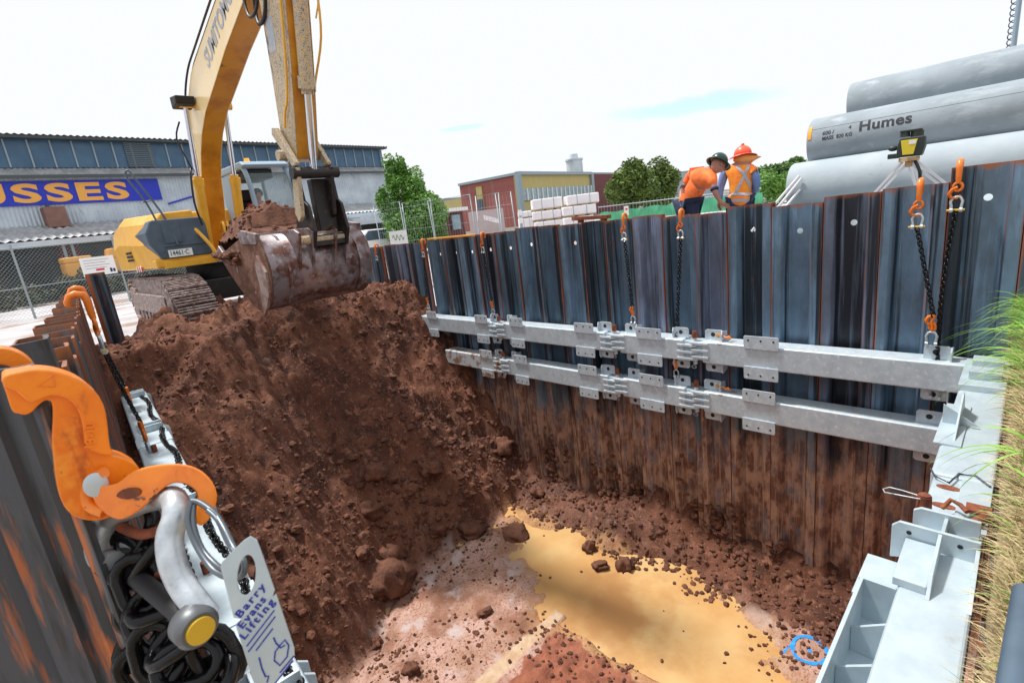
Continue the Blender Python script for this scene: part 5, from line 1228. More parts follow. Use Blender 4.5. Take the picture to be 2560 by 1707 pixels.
for i in range(N_):
    a = 2*math.pi*i/N_; d = sd*math.cos(a)+fw*math.sin(a); ring0.append(hh+d*.108-up*.0); ring1.append(hh+d*.185-up*(.03+.015*math.cos(2*a)))
m_.add(ring0+ring1, [(i, (i+1) % N_, N_+(i+1) % N_, N_+i) for i in range(N_)], 0, True)
o = m_.build('hat', M['hat_orange'], r); o.modifiers.new('s', 'SOLIDIFY').thickness = .006
m_ = MB(); ring0 = []; ring1 = []; ring2 = []
ex_ = R @ V((1,0,0))
for i in range(N_):
    a = 2*math.pi*i/N_; d = sd*math.cos(a)+fw*math.sin(a); k2 = max(0, d.dot(ex_)); bk_ = max(0, -d.dot(fw)); ring0.append(hh+d*.115-up*.02); ring1.append(hh+d*(.125+.12*k2**2)-up*(.07-.0*k2)); ring2.append(hh+d*(.085+.02*k2)-up*(.12+.05*bk_))
m_.add(ring0+ring1+ring2, [(i, (i+1) % N_, N_+(i+1) % N_, N_+i) for i in range(N_) if (sd*math.cos(2*math.pi*i/N_)+fw*math.sin(2*math.pi*i/N_)).dot(fw) < .6]+[(N_+i, N_+(i+1) % N_, 2*N_+(i+1) % N_, 2*N_+i) for i in range(N_) if (sd*math.cos(2*math.pi*i/N_)+fw*math.sin(2*math.pi*i/N_)).dot(fw) < .6], 0, True)
o = m_.build('neck_flap', M['flap'], r); o.modifiers.new('s', 'SOLIDIFY').thickness = .006
# reflective tape follows the back: project pixel line on to the shirt by ray cast
def tape(parent, lines, wd, target, mt):
    bpy.context.view_layer.update(); dg = bpy.context.evaluated_depsgraph_get(); m_ = MB()
    ob = [c_ for c_ in parent.children if c_.name.startswith(target)][0]; inv = ob.matrix_world.inverted()
    for ln in lines:
        L = smooth([(x, y, 0) for x, y in ln], 6, False); vs = []
        for i, p in enumerate(L):
            q = L[min(i+1, len(L)-1)]-L[max(i-1, 0)]; nn2 = V((-q.y, q.x, 0)).normalized()*wd/2; row = []
            for s_ in (-1, 0, 1):
                d = ray(p.x+nn2.x*s_, p.y+nn2.y*s_).normalized(); ok, loc, nrm, _ = ob.ray_cast(inv @ V((0,0,0)), (inv.to_3x3() @ d).normalized())
                row.append((ob.matrix_world @ loc)-d*.008 if ok else None)
            vs.append(row)
        for i in range(len(vs)-1):
            for s_ in (0, 1):
                q = [vs[i][s_], vs[i][s_+1], vs[i+1][s_+1], vs[i+1][s_]]
                if all(x is not None for x in q) and (q[0]-q[2]).length < .2: m_.add(q, [(0,1,2,3)])
    o = m_.build('reflective_tape', mt, parent); o.modifiers.new('s', 'SOLIDIFY').thickness = .004
tape(r, [[(1838,410),(1862,440),(1878,470),(1882,490)],[(1874,408),(1862,438),(1845,470),(1836,488)]], 7, 'shirt', M['tape'])
tape(r, [[(1808,492),(1830,487),(1855,485),(1890,488)],[(1808,508),(1830,503),(1855,501),(1890,504)]], 7, 'vest_hem', M['tape'])
# bent worker
XP = 7.25
def pp(px, py, X=XP): return at(px, py, X=X)
pv = pp(1720,505); P = dict(pelvis=pv, waist=pp(1728,478), chest=pp(1762,444), neck=pp(1782,422,7.2), head0=pp(1790,416,7.2), head=pp(1796,412,7.18), face=(R @ V((.9,-.42,-.2))), up=(R @ V((.35,.9,0))))
P['shl'] = pp(1728,436,7.45); P['ell'] = pp(1704,480,7.4); P['wrl'] = pp(1702,508,7.2); P['hal'] = pp(1706,522,7.15)
P['shr'] = pp(1780,446,7.05); P['elr'] = pp(1788,482,7.0); P['wrr'] = pp(1800,504,7.05); P['har'] = pp(1812,512,7.1)
legs(P, pv.x, pv.y, pv.z, (.8,-.6,0))
r, hc, fw, up, sd = person('worker bent forward in orange and navy shirt with a dark green hard hat', (pv.x, pv.y, G), P, (.62, .95), M['hivis'], M['navy'], M['navy'])
m_ = MB(); hh = hc+up*.04-fw*.015
m_.ball(hh, .118, 20, 10, 0, lambda p: p if (p-hh).dot(up) > -.01 else hh+((p-hh)-up*((p-hh).dot(up)))-up*.01)
ring0 = []; ring1 = []
for i in range(N_):
    a = 2*math.pi*i/N_; d = sd*math.cos(a)+fw*math.sin(a); ring0.append(hh+d*.11); ring1.append(hh+d*(.16+.02*max(0,math.sin(a)))-up*.03)
m_.add(ring0+ring1, [(i, (i+1) % N_, N_+(i+1) % N_, N_+i) for i in range(N_)], 0, True)
o = m_.build('hard_hat', M['helmet_green'], r); o.modifiers.new('s', 'SOLIDIFY').thickness = .006
tr = V(P['waist']); m_ = skin_obj('shirt_tail', [(V(P['pelvis'])+V((0,0,.02)),.158),(V(P['waist'])+(V(P['chest'])-V(P['waist']))*.25,.155)], [(0,1)], M['navy'], r)
# operator in the cab
def pp(px, py, Y=11.7): return at(px, py, Y=Y)
hd = pp(645,487); P = dict(pelvis=hd+V((.0,.25,-.72)), waist=hd+V((.0,.24,-.5)), chest=hd+V((0,.12,-.30)), neck=hd+V((0,.03,-.13)), head0=hd+V((0,.0,-.06)), head=hd, face=(-.2,-1,-.25))
P['shl'] = hd+V((-.18,.1,-.22)); P['shr'] = hd+V((.18,.1,-.22)); P['ell'] = hd+V((-.22,-.08,-.45)); P['elr'] = hd+V((.23,-.08,-.45)); P['wrl'] = hd+V((-.15,-.3,-.48)); P['wrr'] = hd+V((.15,-.3,-.48)); P['hal'] = hd+V((-.13,-.37,-.49)); P['har'] = hd+V((.13,-.37,-.49))
for q, s_ in ((-1,'l'),(1,'r')):
    P['hip'+s_] = hd+V((.09*q,.2,-.74)); P['kn'+s_] = hd+V((.11*q,-.25,-.70)); P['an'+s_] = hd+V((.11*q,-.42,-.98)); P['to'+s_] = hd+V((.11*q,-.54,-1.0))
r, hc, fw, up, sd = person('operator in red and navy seated behind the cab windscreen', tuple(hd+V((0,0,-1.0))), P, (.7, .98), M['red'], M['navy'], M['navy'])
MB().ball(hc+up*.03-fw*.015, .105, 14, 10).build('hair', M['hair'], r)

# ------------------------------------------------------------------ concrete pipes
def pipe(x, z, R_, y0, y1, lab, mt, grp='stacked concrete pipes'):
    r = thing('concrete_pipe', lab, 'pipe', (x, (y0+y1)/2, z-R_), 0, grp); m_ = MB(); n = 56; th = .07
    def circ(rad_, y): return [(x+rad_*math.cos(2*math.pi*i/n), y, z+rad_*math.sin(2*math.pi*i/n)) for i in range(n)]
    rings = [circ(R_-.012, y1), circ(R_, y1-.02), circ(R_, y0+.02), circ(R_-.012, y0), circ(R_-th, y0), circ(R_-th, y1)]
    vs = [p for q in rings for p in q]; fs = []; k_ = len(rings)
    for j in range(k_):
        for i in range(n): fs.append((j*n+i, j*n+(i+1) % n, ((j+1) % k_)*n+(i+1) % n, ((j+1) % k_)*n+i))
    m_.add(vs, fs, 0, True); b = m_.build('barrel', mt, r); 
    e = b.modifiers.new('e', 'EDGE_SPLIT'); e.split_angle = rad(40)
    return r
Rp = .31; dz = .54; x2, z2 = 8.0, .43
pipe(x2+1.5*.62+.60, z2+dz, Rp, -.6, 2.05, 'topmost concrete pipe of the stack, set back and plain', M['concrete'])
p2 = pipe(x2, z2, Rp, -.6, 2.14, 'middle concrete pipe with black stencilled writing and an orange end mark', M['concrete'])
pipe(x2-.31, z2-dz, Rp+.012, -.6, 2.28, 'pale concrete pipe just above the wall top behind the laser level', M['concrete_light'])
pipe(x2+.62, z2, Rp, -.6, 2.10, 'concrete pipe hidden behind the stencilled one', M['concrete'])
pipe(x2+1.24, z2, Rp, -.6, 2.05, 'concrete pipe in the second row far side carrying the topmost one', M['concrete'])
pipe(x2+1.86, z2, Rp, -.6, 2.05, 'outermost concrete pipe of the second row', M['concrete'])
for i in range(1, 4): pipe(x2-.31+.62*i, z2-dz, Rp, -.6, 2.2, ['','second','third','fourth'][i]+' concrete pipe of the lower row, behind the pale one', M['concrete'])
for i in range(5): pipe(x2-.62+.62*i, z2-2*dz, Rp, -.6, 2.25, ordr[i]+' concrete pipe of the bottom row behind the wall', M['concrete_light'])
r = thing('timber_bearer', 'timber bearer under the bottom row of pipes', 'bearer', (8.6,1.5,G)); MB().bx(7.0,10.4,1.4,1.7,G,z2-2*dz-Rp).build('beam', M['timber'], r)
r = thing('timber_bearer', 'timber bearer under the near ends of the bottom pipes', 'bearer', (8.6,.0,G)); MB().bx(7.0,10.4,-.2,.1,G,z2-2*dz-Rp).build('beam', M['timber'], r)
# stencil bent round the pipe
def pipe_text(s, y, th0, size, **k):
    """y = start, th0 = angle on the surface (0 = facing -X), text runs towards -Y"""
    cu_o = text(s, size, M['stencil'], p2, Matrix.Identity(4), .0, **k)
    off = V(p2['_o'])
    bm = bmesh.new(); bm.from_mesh(cu_o.data); bmesh.ops.triangulate(bm, faces=bm.faces); bmesh.ops.subdivide_edges(bm, edges=bm.edges, cuts=5, use_grid_fill=True); bm.to_mesh(cu_o.data); bm.free()
    for v in cu_o.data.vertices:
        p = v.co+off; th = th0+p.y/Rp; v.co = V((x2-(Rp+.0025)*math.cos(th), y-p.x, z2+(Rp+.0025)*math.sin(th)))-off
    return cu_o
pipe_text('Humes', 1.575, rad(9), .165, offset=.0045, sx=1.05, spacing=1.06)
pipe_text('600 /', 1.96, rad(14), .062, offset=.0012, sx=1.0); pipe_text('4', 1.68, rad(18), .06, offset=.0012)
pipe_text('MASS  820 KG', 1.96, rad(2), .062, offset=.0012, sx=.86)
m_ = MB()
for i in range(8):
    a0 = rad(8+i*4); a1 = rad(12+i*4); rr = Rp+.004
    m_.add([(x2-rr*math.cos(a0),2.125,z2+rr*math.sin(a0)),(x2-rr*math.cos(a1),2.125,z2+rr*math.sin(a1)),(x2-rr*math.cos(a1),2.085,z2+rr*math.sin(a1)),(x2-rr*math.cos(a0),2.085,z2+rr*math.sin(a0))], [(0,1,2,3)])
m_.build('orange_mark', M['pipeorange'], p2)
m_ = MB(); a0 = rad(31); m_.tube([(x2-(Rp)*math.cos(a0), 2.12, z2+(Rp)*math.sin(a0)), (x2-(Rp)*math.cos(a0), -.58, z2+(Rp)*math.sin(a0))], .0018, 5); m_.build('mould_seam', M['stencil'], p2)

# ------------------------------------------------------------------ laser level on tripod
XT = 6.95
lt = thing('laser_level', 'yellow and black laser level on top of the pale tripod behind the wall', 'laser level', tuple(at(2270,390,X=XT)))
def q_(px, py, dX=0): return at(px, py, X=XT+dX)
u = (q_(2310,378)-q_(2240,386)); us = u.length; ux = u.normalized(); c0 = q_(2275,364)
Mx = frame(c0, ux, (0,0,1))
m_ = MB(); m_.prism([(-.10,-.11),(.11,-.11),(.13,-.02),(.12,.08),(-.08,.08),(-.10,.0)], 'z', -.07, .07).xf(Mx); m_.build('housing', M['inst_black'], lt, bevel=.014, seg=3)
m_ = MB(); m_.prism([(-.045,-.09),(.045,-.09),(.07,.055),(-.07,.055)], 'z', .071, .078).xf(Mx); m_.build('front_panel', M['inst_yellow'], lt, bevel=.003)
m_ = MB(); m_.prism([(.0,.01),(.055,.01),(.06,.045),(.0,.045)], 'z', .0785, .081).xf(Mx); m_.build('display', M['white'], lt)
m_ = MB(); m_.cyl((-.05,.09,0), (-.05,.14,0), .045, .04, seg=16).cyl((.05,.08,-.01), (.05,.135,-.01), .055, seg=16).box((0,.145,0), (.18,.02,.09)).xf(Mx); m_.build('rotor_head', M['inst_black'], lt, bevel=.004)
m_ = MB(); m_.ball((-.14,-.01,0), (.05,.03,.04), 10, 8).box((-.13,-.09,0), (.10,.05,.08)).xf(Mx); m_.build('battery_pack', M['inst_black'], lt, bevel=.008)
tb_ = c0+V((0,0,-.125))
tp_ = thing('tripod', 'pale wooden and aluminium tripod behind the sheet wall', 'tripod', (tb_.x, tb_.y, G))
m_ = MB(); m_.cyl(tb_+V((0,0,-.03)), tb_+V((0,0,.01)), .09, seg=8).cyl(tb_+V((0,0,-.09)), tb_+V((0,0,-.03)), .035, seg=10); m_.build('head', M['timber'], tp_, bevel=.004)
for tx, ty, (px, py) in ((0,0,(2190,485)),(0,0,(2358,462)),(0,0,(2298,470))):
    e = at(px, py, X=XT+(0 if px != 2298 else .45)); d = (e-tb_).normalized(); s_ = (G-tb_.z)/d.z; e2 = tb_+d*s_; st_ = tb_+d*.06
    sv = d.cross(V((1,0,0))).normalized()*.022
    lg = MB().bar(st_-sv, tb_+d*s_*.62-sv*.7, .024, .024).bar(st_+sv, tb_+d*s_*.62+sv*.7, .024, .024).bar(tb_+d*s_*.5, e2, .03, .03)
    lg.build('leg', M['alu'], tp_)
MB().tube(smooth([tb_+V((0,-.05,-.03)), tb_+V((-.03,-.10,-.15)), tb_+V((0,-.11,-.3)), tb_+V((0,-.16,-.42))], 4, False), .016, 7).build('strap', M['inst_black'], tp_)

# ------------------------------------------------------------------ crane line far right
cr = thing('mast', 'slim grey mast with a coiled cable at the upper right corner', 'mast', (12,.42,1.5))
a = at(2530,150,X=12); b = at(2556,-60,X=12); a2 = V((12,a.y,G))
MB().tube([b, a, a+(a-b)*2.5], .035, 10).build('pole', M['cabgrey'], cr)
m_ = MB(); pts = []
for i in range(220):
    t = i/219; c_ = at(2522,150,X=12)*(1-t)+at(2545,-60,X=12)*t; an = t*2*math.pi*14; pts.append(c_+V((0,.045*math.cos(an),.035*math.sin(an))))
m_.tube(pts, .008, 5); m_.build('coiled_cable', M['ex_dark'], cr)
# leaning rails left of the pipes
for i, (a_, b_) in enumerate((((1936,512),(1998,440)),((1950,512),(2004,446)),((1968,512),(2000,474)))):
    a = at(*a_, X=7.25); b = at(*b_, X=7.35); d = (b-a).normalized(); e = a+d*((G-a.z)/d.z)
    r = thing('leaning_rail', ['upper','middle','lower'][i]+' of three pale rails leaning against the pipe ends', 'rail', tuple(e), 0, 'rails leaning on the pipes')
    MB().tube([e, b], .016, 8).build('rail_tube', M['alu'], r)

# ------------------------------------------------------------------ warehouse
WO = V((1.66,32.55,0)); wa = math.atan2(35.3-32.55, 23.1-1.66); we = V((math.cos(wa), math.sin(wa), 0)); wn_ = V((math.sin(wa), -math.cos(wa), 0))
wh = thing('warehouse', 'long grey corrugated warehouse with blue clerestory windows', 'warehouse', (WO.x, WO.y, G), wa, local=True)
def wp(px, py, out=0):
    P0 = WO+wn_*out; d = ray(px, py); s_ = P0.dot(wn_)/d.dot(wn_); p = d*s_; return ((p-WO).dot(we), p.z-G)
S0, S1 = -9, 21.3
def wz(py): return wp(0, py)[1]
zT, zc1, zc0, zlr, zw1, zw0 = 7.62, 7.25, 6.02, 5.6, 5.55, 3.35
def corr(mb, s0, s1, z0, z1, y, pitch=.16, amp=.02, y1=None):
    n = int((s1-s0)/pitch*2); vs = []; y1 = y if y1 is None else y1
    for i in range(n+1):
        a = amp if i % 2 else -amp; x = s0+(s1-s0)*i/n; vs += [(x, y+a, z0), (x, y1+a, z1)] if y1 == y else [(x, y, z0+a), (x, y1, z1+a)]
    return mb.add(vs, [(2*i, 2*i+2, 2*i+3, 2*i+1) for i in range(n)])
corr(MB(), S0, S1, zw0-2.5, zw1+.1, 0).build('corrugated_wall', M['corr'], wh)
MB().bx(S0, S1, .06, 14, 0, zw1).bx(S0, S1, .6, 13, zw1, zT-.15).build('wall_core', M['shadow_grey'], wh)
MB().bx(S1-.02, S1+.02, .3, 13, zw1+.05, zT-.1).build('end_wall', M['corr'], wh)
corr(MB(), S0, S1+.1, zlr-.05, zc0+.02, -.35, .22, .025, .62).build('lean_roof', M['corr_roof'], wh)
MB().bx(S0, S1+.1, -.42, -.34, zlr-.16, zlr-.02).build('gutter', M['gutter'], wh)
MB().bx(S0, S1, .50, .58, zc0, zc1).build('clerestory_window', M['clerestory'], wh)
m_ = MB(); i = 0; s_ = S0
while s_ < S1: m_.bx(s_-.03, s_+.03, .44, .50, zc0, zc1); s_ += .82
m_.bx(S1-.1, S1, .4, .6, zc0, zT-.1); split_build(m_, 'window_bar', M['mullion'], wh)
sL = wp(322,370)[0]; m_ = MB()
for i in range(13): m_.box((sL+.55, .42, zc0+.06+i*.095), (1.25,.05,.05), Matrix.Rotation(.6, 3, 'X'))
split_build(m_, 'louvre', M['louvre'], wh)
MB().bx(S0, S1+.3, -.05, .5, zc1, zc1+.14).build('eave_fascia', M['gutter'], wh)
corr(MB(), S0, S1+.3, zc1+.14, zT+.2, -.15, .25, .03, 3.0).build('roof', M['corr_roof'], wh)
# sign
a = wp(405,500)[0]; zt_, zb_ = wp(0,455)[1], wp(0,518)[1]
sg = MB().bx(S0+1, a, -.10, -.03, zb_, zt_).build('sign_board', M['sign_blue'], wh)
for ch_, px, wpx in (('U',-60,70),('S',28,72),('S',113,66),('E',192,62),('S',265,56)):
    x0_, _ = wp(px, 485); x1_, _ = wp(px+wpx, 485)
    o = text(ch_, 1, M['sign_orange'], wh, frame((0,0,0), (1,0,0), (0,0,1)), .02, .035, name='sign_letter')
    xs = [v.co.x for v in o.data.vertices]; zs = [v.co.z for v in o.data.vertices]; hx = max(xs)-min(xs); hz = max(zs)-min(zs)
    H_ = (zt_-zb_)*.80; mn = min(xs); mz = min(zs)
    for v in o.data.vertices: v.co = (x0_+(v.co.x-mn)/hx*(x1_-x0_), v.co.y*.5-.11, zb_+(zt_-zb_)*.10+(v.co.z-mz)/hz*H_)
# brown vent box, cable
a, b = wp(98,522), wp(168,568); MB().bx(a[0], b[0], -.7, -.03, b[1], a[1]).build('vent_box', M['ventbrown'], wh, bevel=.02)
MB().bx(a[0]+.2, b[0]-.5, -.5, -.1, a[1], a[1]+.1).build('vent_cap', M['gutter'], wh)
a, b = wp(420,510), wp(480,492); MB().bar((a[0],-.06,a[1]), (b[0],-.06,b[1]), .04, .09).build('stray_blue_stripe', M['sign_blue'], wh)
# skillion awning
za = wp(0,572)[1]; zf = wp(0,607,2.6)[1]
corr(MB(), S0, wp(870,500)[0]+2.0, zf, za, -2.6, .30, .04, -.04).build('awning_roof', M['corr_roof'], wh)
MB().bx(S0, S1+.5, -2.72, -2.6, zf-.32, zf-.06).build('awning_fascia', M['corr'], wh)
MB().bx(S0, S1, -2.4, .05, zf-.33, zf-.28).build('soffit', M['gutter'], wh)
MB().bx(S0, S1, -.08, -.04, .0, zf-.3).build('shaded_wall', M['shadow_grey'], wh)  # wall below the awning, its shade painted in as dark grey
for px in (168, 190): 
    s_, _ = wp(px, 650, 2.4); MB().bx(s_-.05, s_+.05, -2.5, -2.4, 0, zf-.3).build('awning_post', M['mullion'], wh)
s_, _ = wp(178, 650, 1.9); MB().bx(s_-.35, s_+.35, -2.2, -1.5, 0, zf-.3).build('brick_pier', M['brickdark'], wh)
# pale annexe right end
MB().bx(wp(800,540)[0], S1+.4, -3.6, -2.8, 1.8, 2.3).build('annexe_fascia', M['corr'], wh)

# hedge / scrub in front of the warehouse
def leaves(mb, c, rad_, n, size, seed, zfl=.0, lump=6):
    rnd = random.Random(seed); c = V(c); blobs = []
    for i in range(lump):
        a = rnd.uniform(0, 6.28); u = rnd.uniform(-1, 1); q = V((math.cos(a)*math.sqrt(1-u*u), math.sin(a)*math.sqrt(1-u*u), u)); blobs.append((V((q.x*rad_[0], q.y*rad_[1], q.z*rad_[2]))*rnd.uniform(.35,.72), rnd.uniform(.28,.55)))
    for i in range(n):
        b, k2 = rnd.choice(blobs); a = rnd.uniform(0, 6.28); u = rnd.uniform(-1, 1); q = V((math.cos(a)*math.sqrt(1-u*u), math.sin(a)*math.sqrt(1-u*u), u))
        rr = rnd.uniform(.72, 1.04) if rnd.random() < .8 else rnd.uniform(.3,.8)
        p = c+b+V((q.x*rad_[0], q.y*rad_[1], q.z*rad_[2]))*k2*rr
        if p.z < G+zfl: p.z = G+zfl+rnd.random()*.3
        d = V((rnd.gauss(0,1), rnd.gauss(0,1), rnd.gauss(0,.7))).normalized(); e = d.cross(V((rnd.gauss(0,1), rnd.gauss(0,1), rnd.gauss(0,1)))).normalized(); s_ = size*rnd.uniform(.6,1.3)
        mb.add([p-d*s_, p+e*s_*.45, p+d*s_, p-e*s_*.45], [(0,1,2,3)])
    return mb
def tree(label, base, h, rad_, n, size, seed, mt, trunk_h, lump=9, name='tree', blobs=None):
    r = thing(name, label, 'tree', base)
    b = V(base); rnd = random.Random(seed); m_ = MB()
    m_.tube([b, b+V((.05,.02,trunk_h*.5)), b+V((0,0,trunk_h)), b+V((.1,0,h*.7))], [h*.03,h*.024,h*.02,h*.006], 8)
    for i in range(9):
        a = rnd.uniform(0, 6.28); s_ = b+V((0,0,trunk_h*rnd.uniform(.7,1.4))); m_.tube([s_, s_+V((math.cos(a)*rad_[0]*.35, math.sin(a)*rad_[1]*.35, h*.14)), s_+V((math.cos(a)*rad_[0]*.65, math.sin(a)*rad_[1]*.65, h*.3))], [h*.012,h*.008,h*.003], 6)
    m_.build('trunk', M['bark'], r)
    m_ = MB()
    if blobs:
        tot = sum(q[1][0]*q[1][2] for q in blobs)
        for i, (dc, rr) in enumerate(blobs): leaves(m_, b+V(dc), rr, int(n*rr[0]*rr[2]/tot), size, seed*31+i, lump=7)
    else: leaves(m_, b+V((0,0,h-rad_[2])), rad_, n, size, seed, lump=lump)
    m_.build('crown', mt, r); return r
# ordered left to right
p = at(1028,600,Y=21); p.z = G
TS = .82
tree('bright green bushy tree with a feathery top beside the warehouse end', tuple(p), 4.4, (1.6,1.6,2.2), 30000, .085, 3, M['leafmid'], 1.0,
     blobs=[((a_[0]*TS, a_[1], a_[2]*.95), (b_[0]*TS, b_[1]*TS, b_[2]*.92)) for a_, b_ in [((.1,0,1.6),(2.4,2.2,2.0)),((.3,0,2.4),(1.9,1.9,1.6)),((.1,0,3.2),(1.4,1.3,1.3)),((-.35,0,3.9),(.8,.7,1.0)),((.1,.1,4.1),(.5,.5,1.1)),((.8,0,3.4),(.9,.9,1.0)),((1.3,0,2.2),(1.3,1.3,1.5)),((-1.1,0,1.8),(1.2,1.2,1.8)),((1.5,-.5,1.1),(1.2,1.0,1.1))]])
def dtree(px, ptop, pbot, D, wpx, label, seed, mt, n=5000, size=.16):
    t = at(px, ptop, D=D); base = V((t.x, t.y, G)); h = t.z-G; rx = wpx/1270*D*.5
    tree(label, tuple(base), h, (rx*1.12,rx*1.12,h*.48), int(n*1.5), size, seed, mt, h*.25, lump=26)
dtree(1578, 402, 540, 38, 118, 'round olive tree left of the pair beyond the brick hall', 11, M['leafolive'], 9000, .17)
dtree(1652, 392, 540, 44, 100, 'darker round tree on the right of the pair beyond the brick hall', 12, M['leafolive'], 9000, .18)
dtree(1952, 392, 540, 30, 104, 'dark green round tree between the workers and the pipes', 13, M['leafdark'], 11000, .13)
# low shrubs
def shrub(px, py, D, rx, h, label, seed, mt, n=1500, size=.1):
    t = at(px, py, D=D); b = V((t.x, t.y, G)); r = thing('shrub', label, 'shrub', tuple(b)); MB().tube([b, b+V((0,0,h*.5))], [.03,.01], 6).build('stem', M['bark'], r); m_ = MB(); leaves(m_, b+V((0,0,h*.5)), (rx,rx,h*.5), n, size, seed); m_.build('foliage', mt, r)
shrub(1920,470,24,1.0,2.2,'light green shrub left of the dark round tree',41,M['leafmid'])
shrub(715,540,27,1.0,2.6,'yellow-green shrub seen through the excavator linkage',42,M['leafmid'],2500)
hd_ = MB(); random.seed(8)
for i in range(26):
    leaves(hd_, WO+we*(-9+i*1.05)+wn_*(5.2+random.uniform(-.5,.5))+V((0,0,G+.55)), (.9,.7,random.uniform(.6,.85)), 420, .10, 100+i, lump=4)
o = hd_.build('hedge', mat('dusty scrub', (.07,.09,.05), .8, 0, .9, (.12,.10,.07), .42, .58)); tag(o, 'low dusty scrub growing along the foot of the warehouse', 'scrub', kind='stuff')
# orange machine under the awning
mc = at(255,655,Y=29.5); r = thing('parked_machine', 'low orange machine parked under the warehouse awning', 'machine', (mc.x, mc.y, G), wa, local=True)
MB().bx(-1.4,1.6,-.4,.5,.9,1.5).bx(-1.4,-.4,-.4,.5,1.5,1.75).prism([(.2,1.5),(.9,1.5),(.8,1.95),(.3,1.95)], 'y', -.35, .4).build('body', M['sign_orange'], r, bevel=.06)
MB().bx(-1.2,1.4,-.3,.4,.35,.9).build('chassis', M['ex_black'], r, bevel=.03)
for xx in (-.9, 1.0): MB().cyl((xx,-.5,.45),(xx,.6,.45),.45,seg=20).build('wheel', M['rubber'], r, bevel=.03)

# ------------------------------------------------------------------ chain-link fence, left
FA = V((-2.2,19.4,G)); FB = V((13.0,23.2,G)); fd = (FB-FA).normalized(); FL = (FB-FA).length; fa_ = math.atan2(fd.y, fd.x); FH = 2.0
fn = thing('chain_link_fence', 'chain-link fence with galvanised posts in front of the warehouse', 'fence', tuple(FA), fa_, local=True)
for i in range(7): MB().cyl((i*2.45+.25,0,0),(i*2.45+.25,0,FH+.1),.03,seg=8).build('post', M['fence_galv'], fn)
MB().cyl((0,0,FH),(FL,0,FH),.02,seg=6).cyl((0,0,.9),(FL,0,.9),.014,seg=6).build('rail', M['fence_galv'], fn)
m_ = MB(); x = -FH
while x < FL:
    for s_ in (1, -1):
        a = V((x, .012*s_, 0)); b = V((x+FH, .012*s_, FH)); 
        if s_ < 0: a, b = V((x, -.012, FH)), V((x+FH, -.012, 0))
        lo = max(0, -x)/FH; hi = min(1, (FL-x)/FH)
        a2, b2 = a+(b-a)*lo, a+(b-a)*hi
        if hi > lo: m_.tube([a2, b2], .0035, 3, caps=False)
    x += .10
m_.build('wire_mesh', M['fence_galv'], fn)
P0 = at(245,665,Y=20.2); r = thing('notice_board', 'white notice board hung on the chain-link fence left of the excavator', 'sign', tuple(P0), fa_, local=True)
MB().bx(-.44,.44,-.06,-.04,-.28,.28).build('board', M['white'], r)
text('NO', .01, M['stencil'], r, Matrix.Translation((0,50,0))) if False else None
m_ = MB()
for i in range(4): m_.bx(-.36,.30-.1*(i % 2),-.065,-.061,.18-.08*i,.20-.08*i)
split_build(m_, 'small_print', M['fade_blue'], r); MB().bx(-.1,.12,-.066,-.061,-.14,-.08).build('red_mark', M['red'], r)
MB().bx(.26,.32,-.066,-.061,-.22,-.1).bx(.34,.40,-.066,-.061,-.22,-.12).build('pictogram', M['navy'], r)

# ------------------------------------------------------------------ brick hall
Pc, Pr, Pl = at(1291,435,D=52), at(1475,435,D=67), at(1148,462,D=58)
H_ = Pc.z
bh = thing('brick_hall', 'red brick hall with a cream panelled front and long curtained window band', 'building', (Pc.x, Pc.y, G))
def wall(a, b, z0, z1, th, mb=None):
    mb = mb or MB(); a = V((a.x, a.y, 0)); b = V((b.x, b.y, 0)); n_ = V((-(b-a).y, (b-a).x, 0)).normalized()
    if n_.dot(a) < 0: n_ = -n_
    q = [a, b, b+n_*th, a+n_*th]; vs = [(p.x, p.y, z0) for p in q]+[(p.x, p.y, z1) for p in q]
    return mb.add(vs, [(0,1,2,3),(4,5,6,7),(0,1,5,4),(1,2,6,5),(2,3,7,6),(3,0,4,7)])
Pl.z = H_; Pr.z = H_
wall(Pl, Pc, G, H_, .4).build('side_wall', M['brickred'], bh); wall(Pc, Pr, G, H_, .4).build('front_wall', M['cream'], bh)
Pe = Pr+(Pr-Pc)*.9; 
wall(Pr, Pe, G, H_, 9).build('rear_wall', M['brickdark'], bh)
fr_ = (Pr-Pc).normalized(); nr_ = V((fr_.y, -fr_.x, 0)); nr_ = nr_ if nr_.dot(Pc) < 0 else -nr_
nl_ = (Pl-Pc).normalized(); nl2 = V((nl_.y, -nl_.x, 0)); nl2 = nl2 if nl2.dot(Pc) < 0 else -nl2
W_ = (Pr-Pc).length
def fz(py): return at(1295, py, D=52).z
wall(Pc+nr_*.15+fr_*.3, Pc+nr_*.15+fr_*(W_-.4), fz(503), fz(472), .12).build('window_band', M['bluewin'], bh)
m_ = MB()
for i in range(17):
    p = Pc+nr_*.22+fr_*(.3+i*(W_-.7)/16); m_.box((p.x, p.y, (fz(503)+fz(472))/2), (.12,.12,fz(472)-fz(503)))
split_build(m_, 'window_bar', M['white'], bh)
m_ = MB(); wall(Pc+nr_*.3, Pr+nr_*.3, H_-.12, H_+.22, .5, m_); wall(Pl+nl2*.2, Pc+nl2*.2, H_-.1, H_+.15, .5, m_); wall(Pr, Pe, H_+.0, H_+.2, .4, m_); split_build(m_, 'roof_trim', M['mullion'], bh)
m_ = MB(); 
for p in (Pc+nr_*.15, Pr+nr_*.15): m_.box((p.x, p.y, (H_+G)/2), (.5,.5,H_-G))
split_build(m_, 'corner_trim', M['mullion'], bh)
p = Pc+nl_*((Pl-Pc).length*.64); 
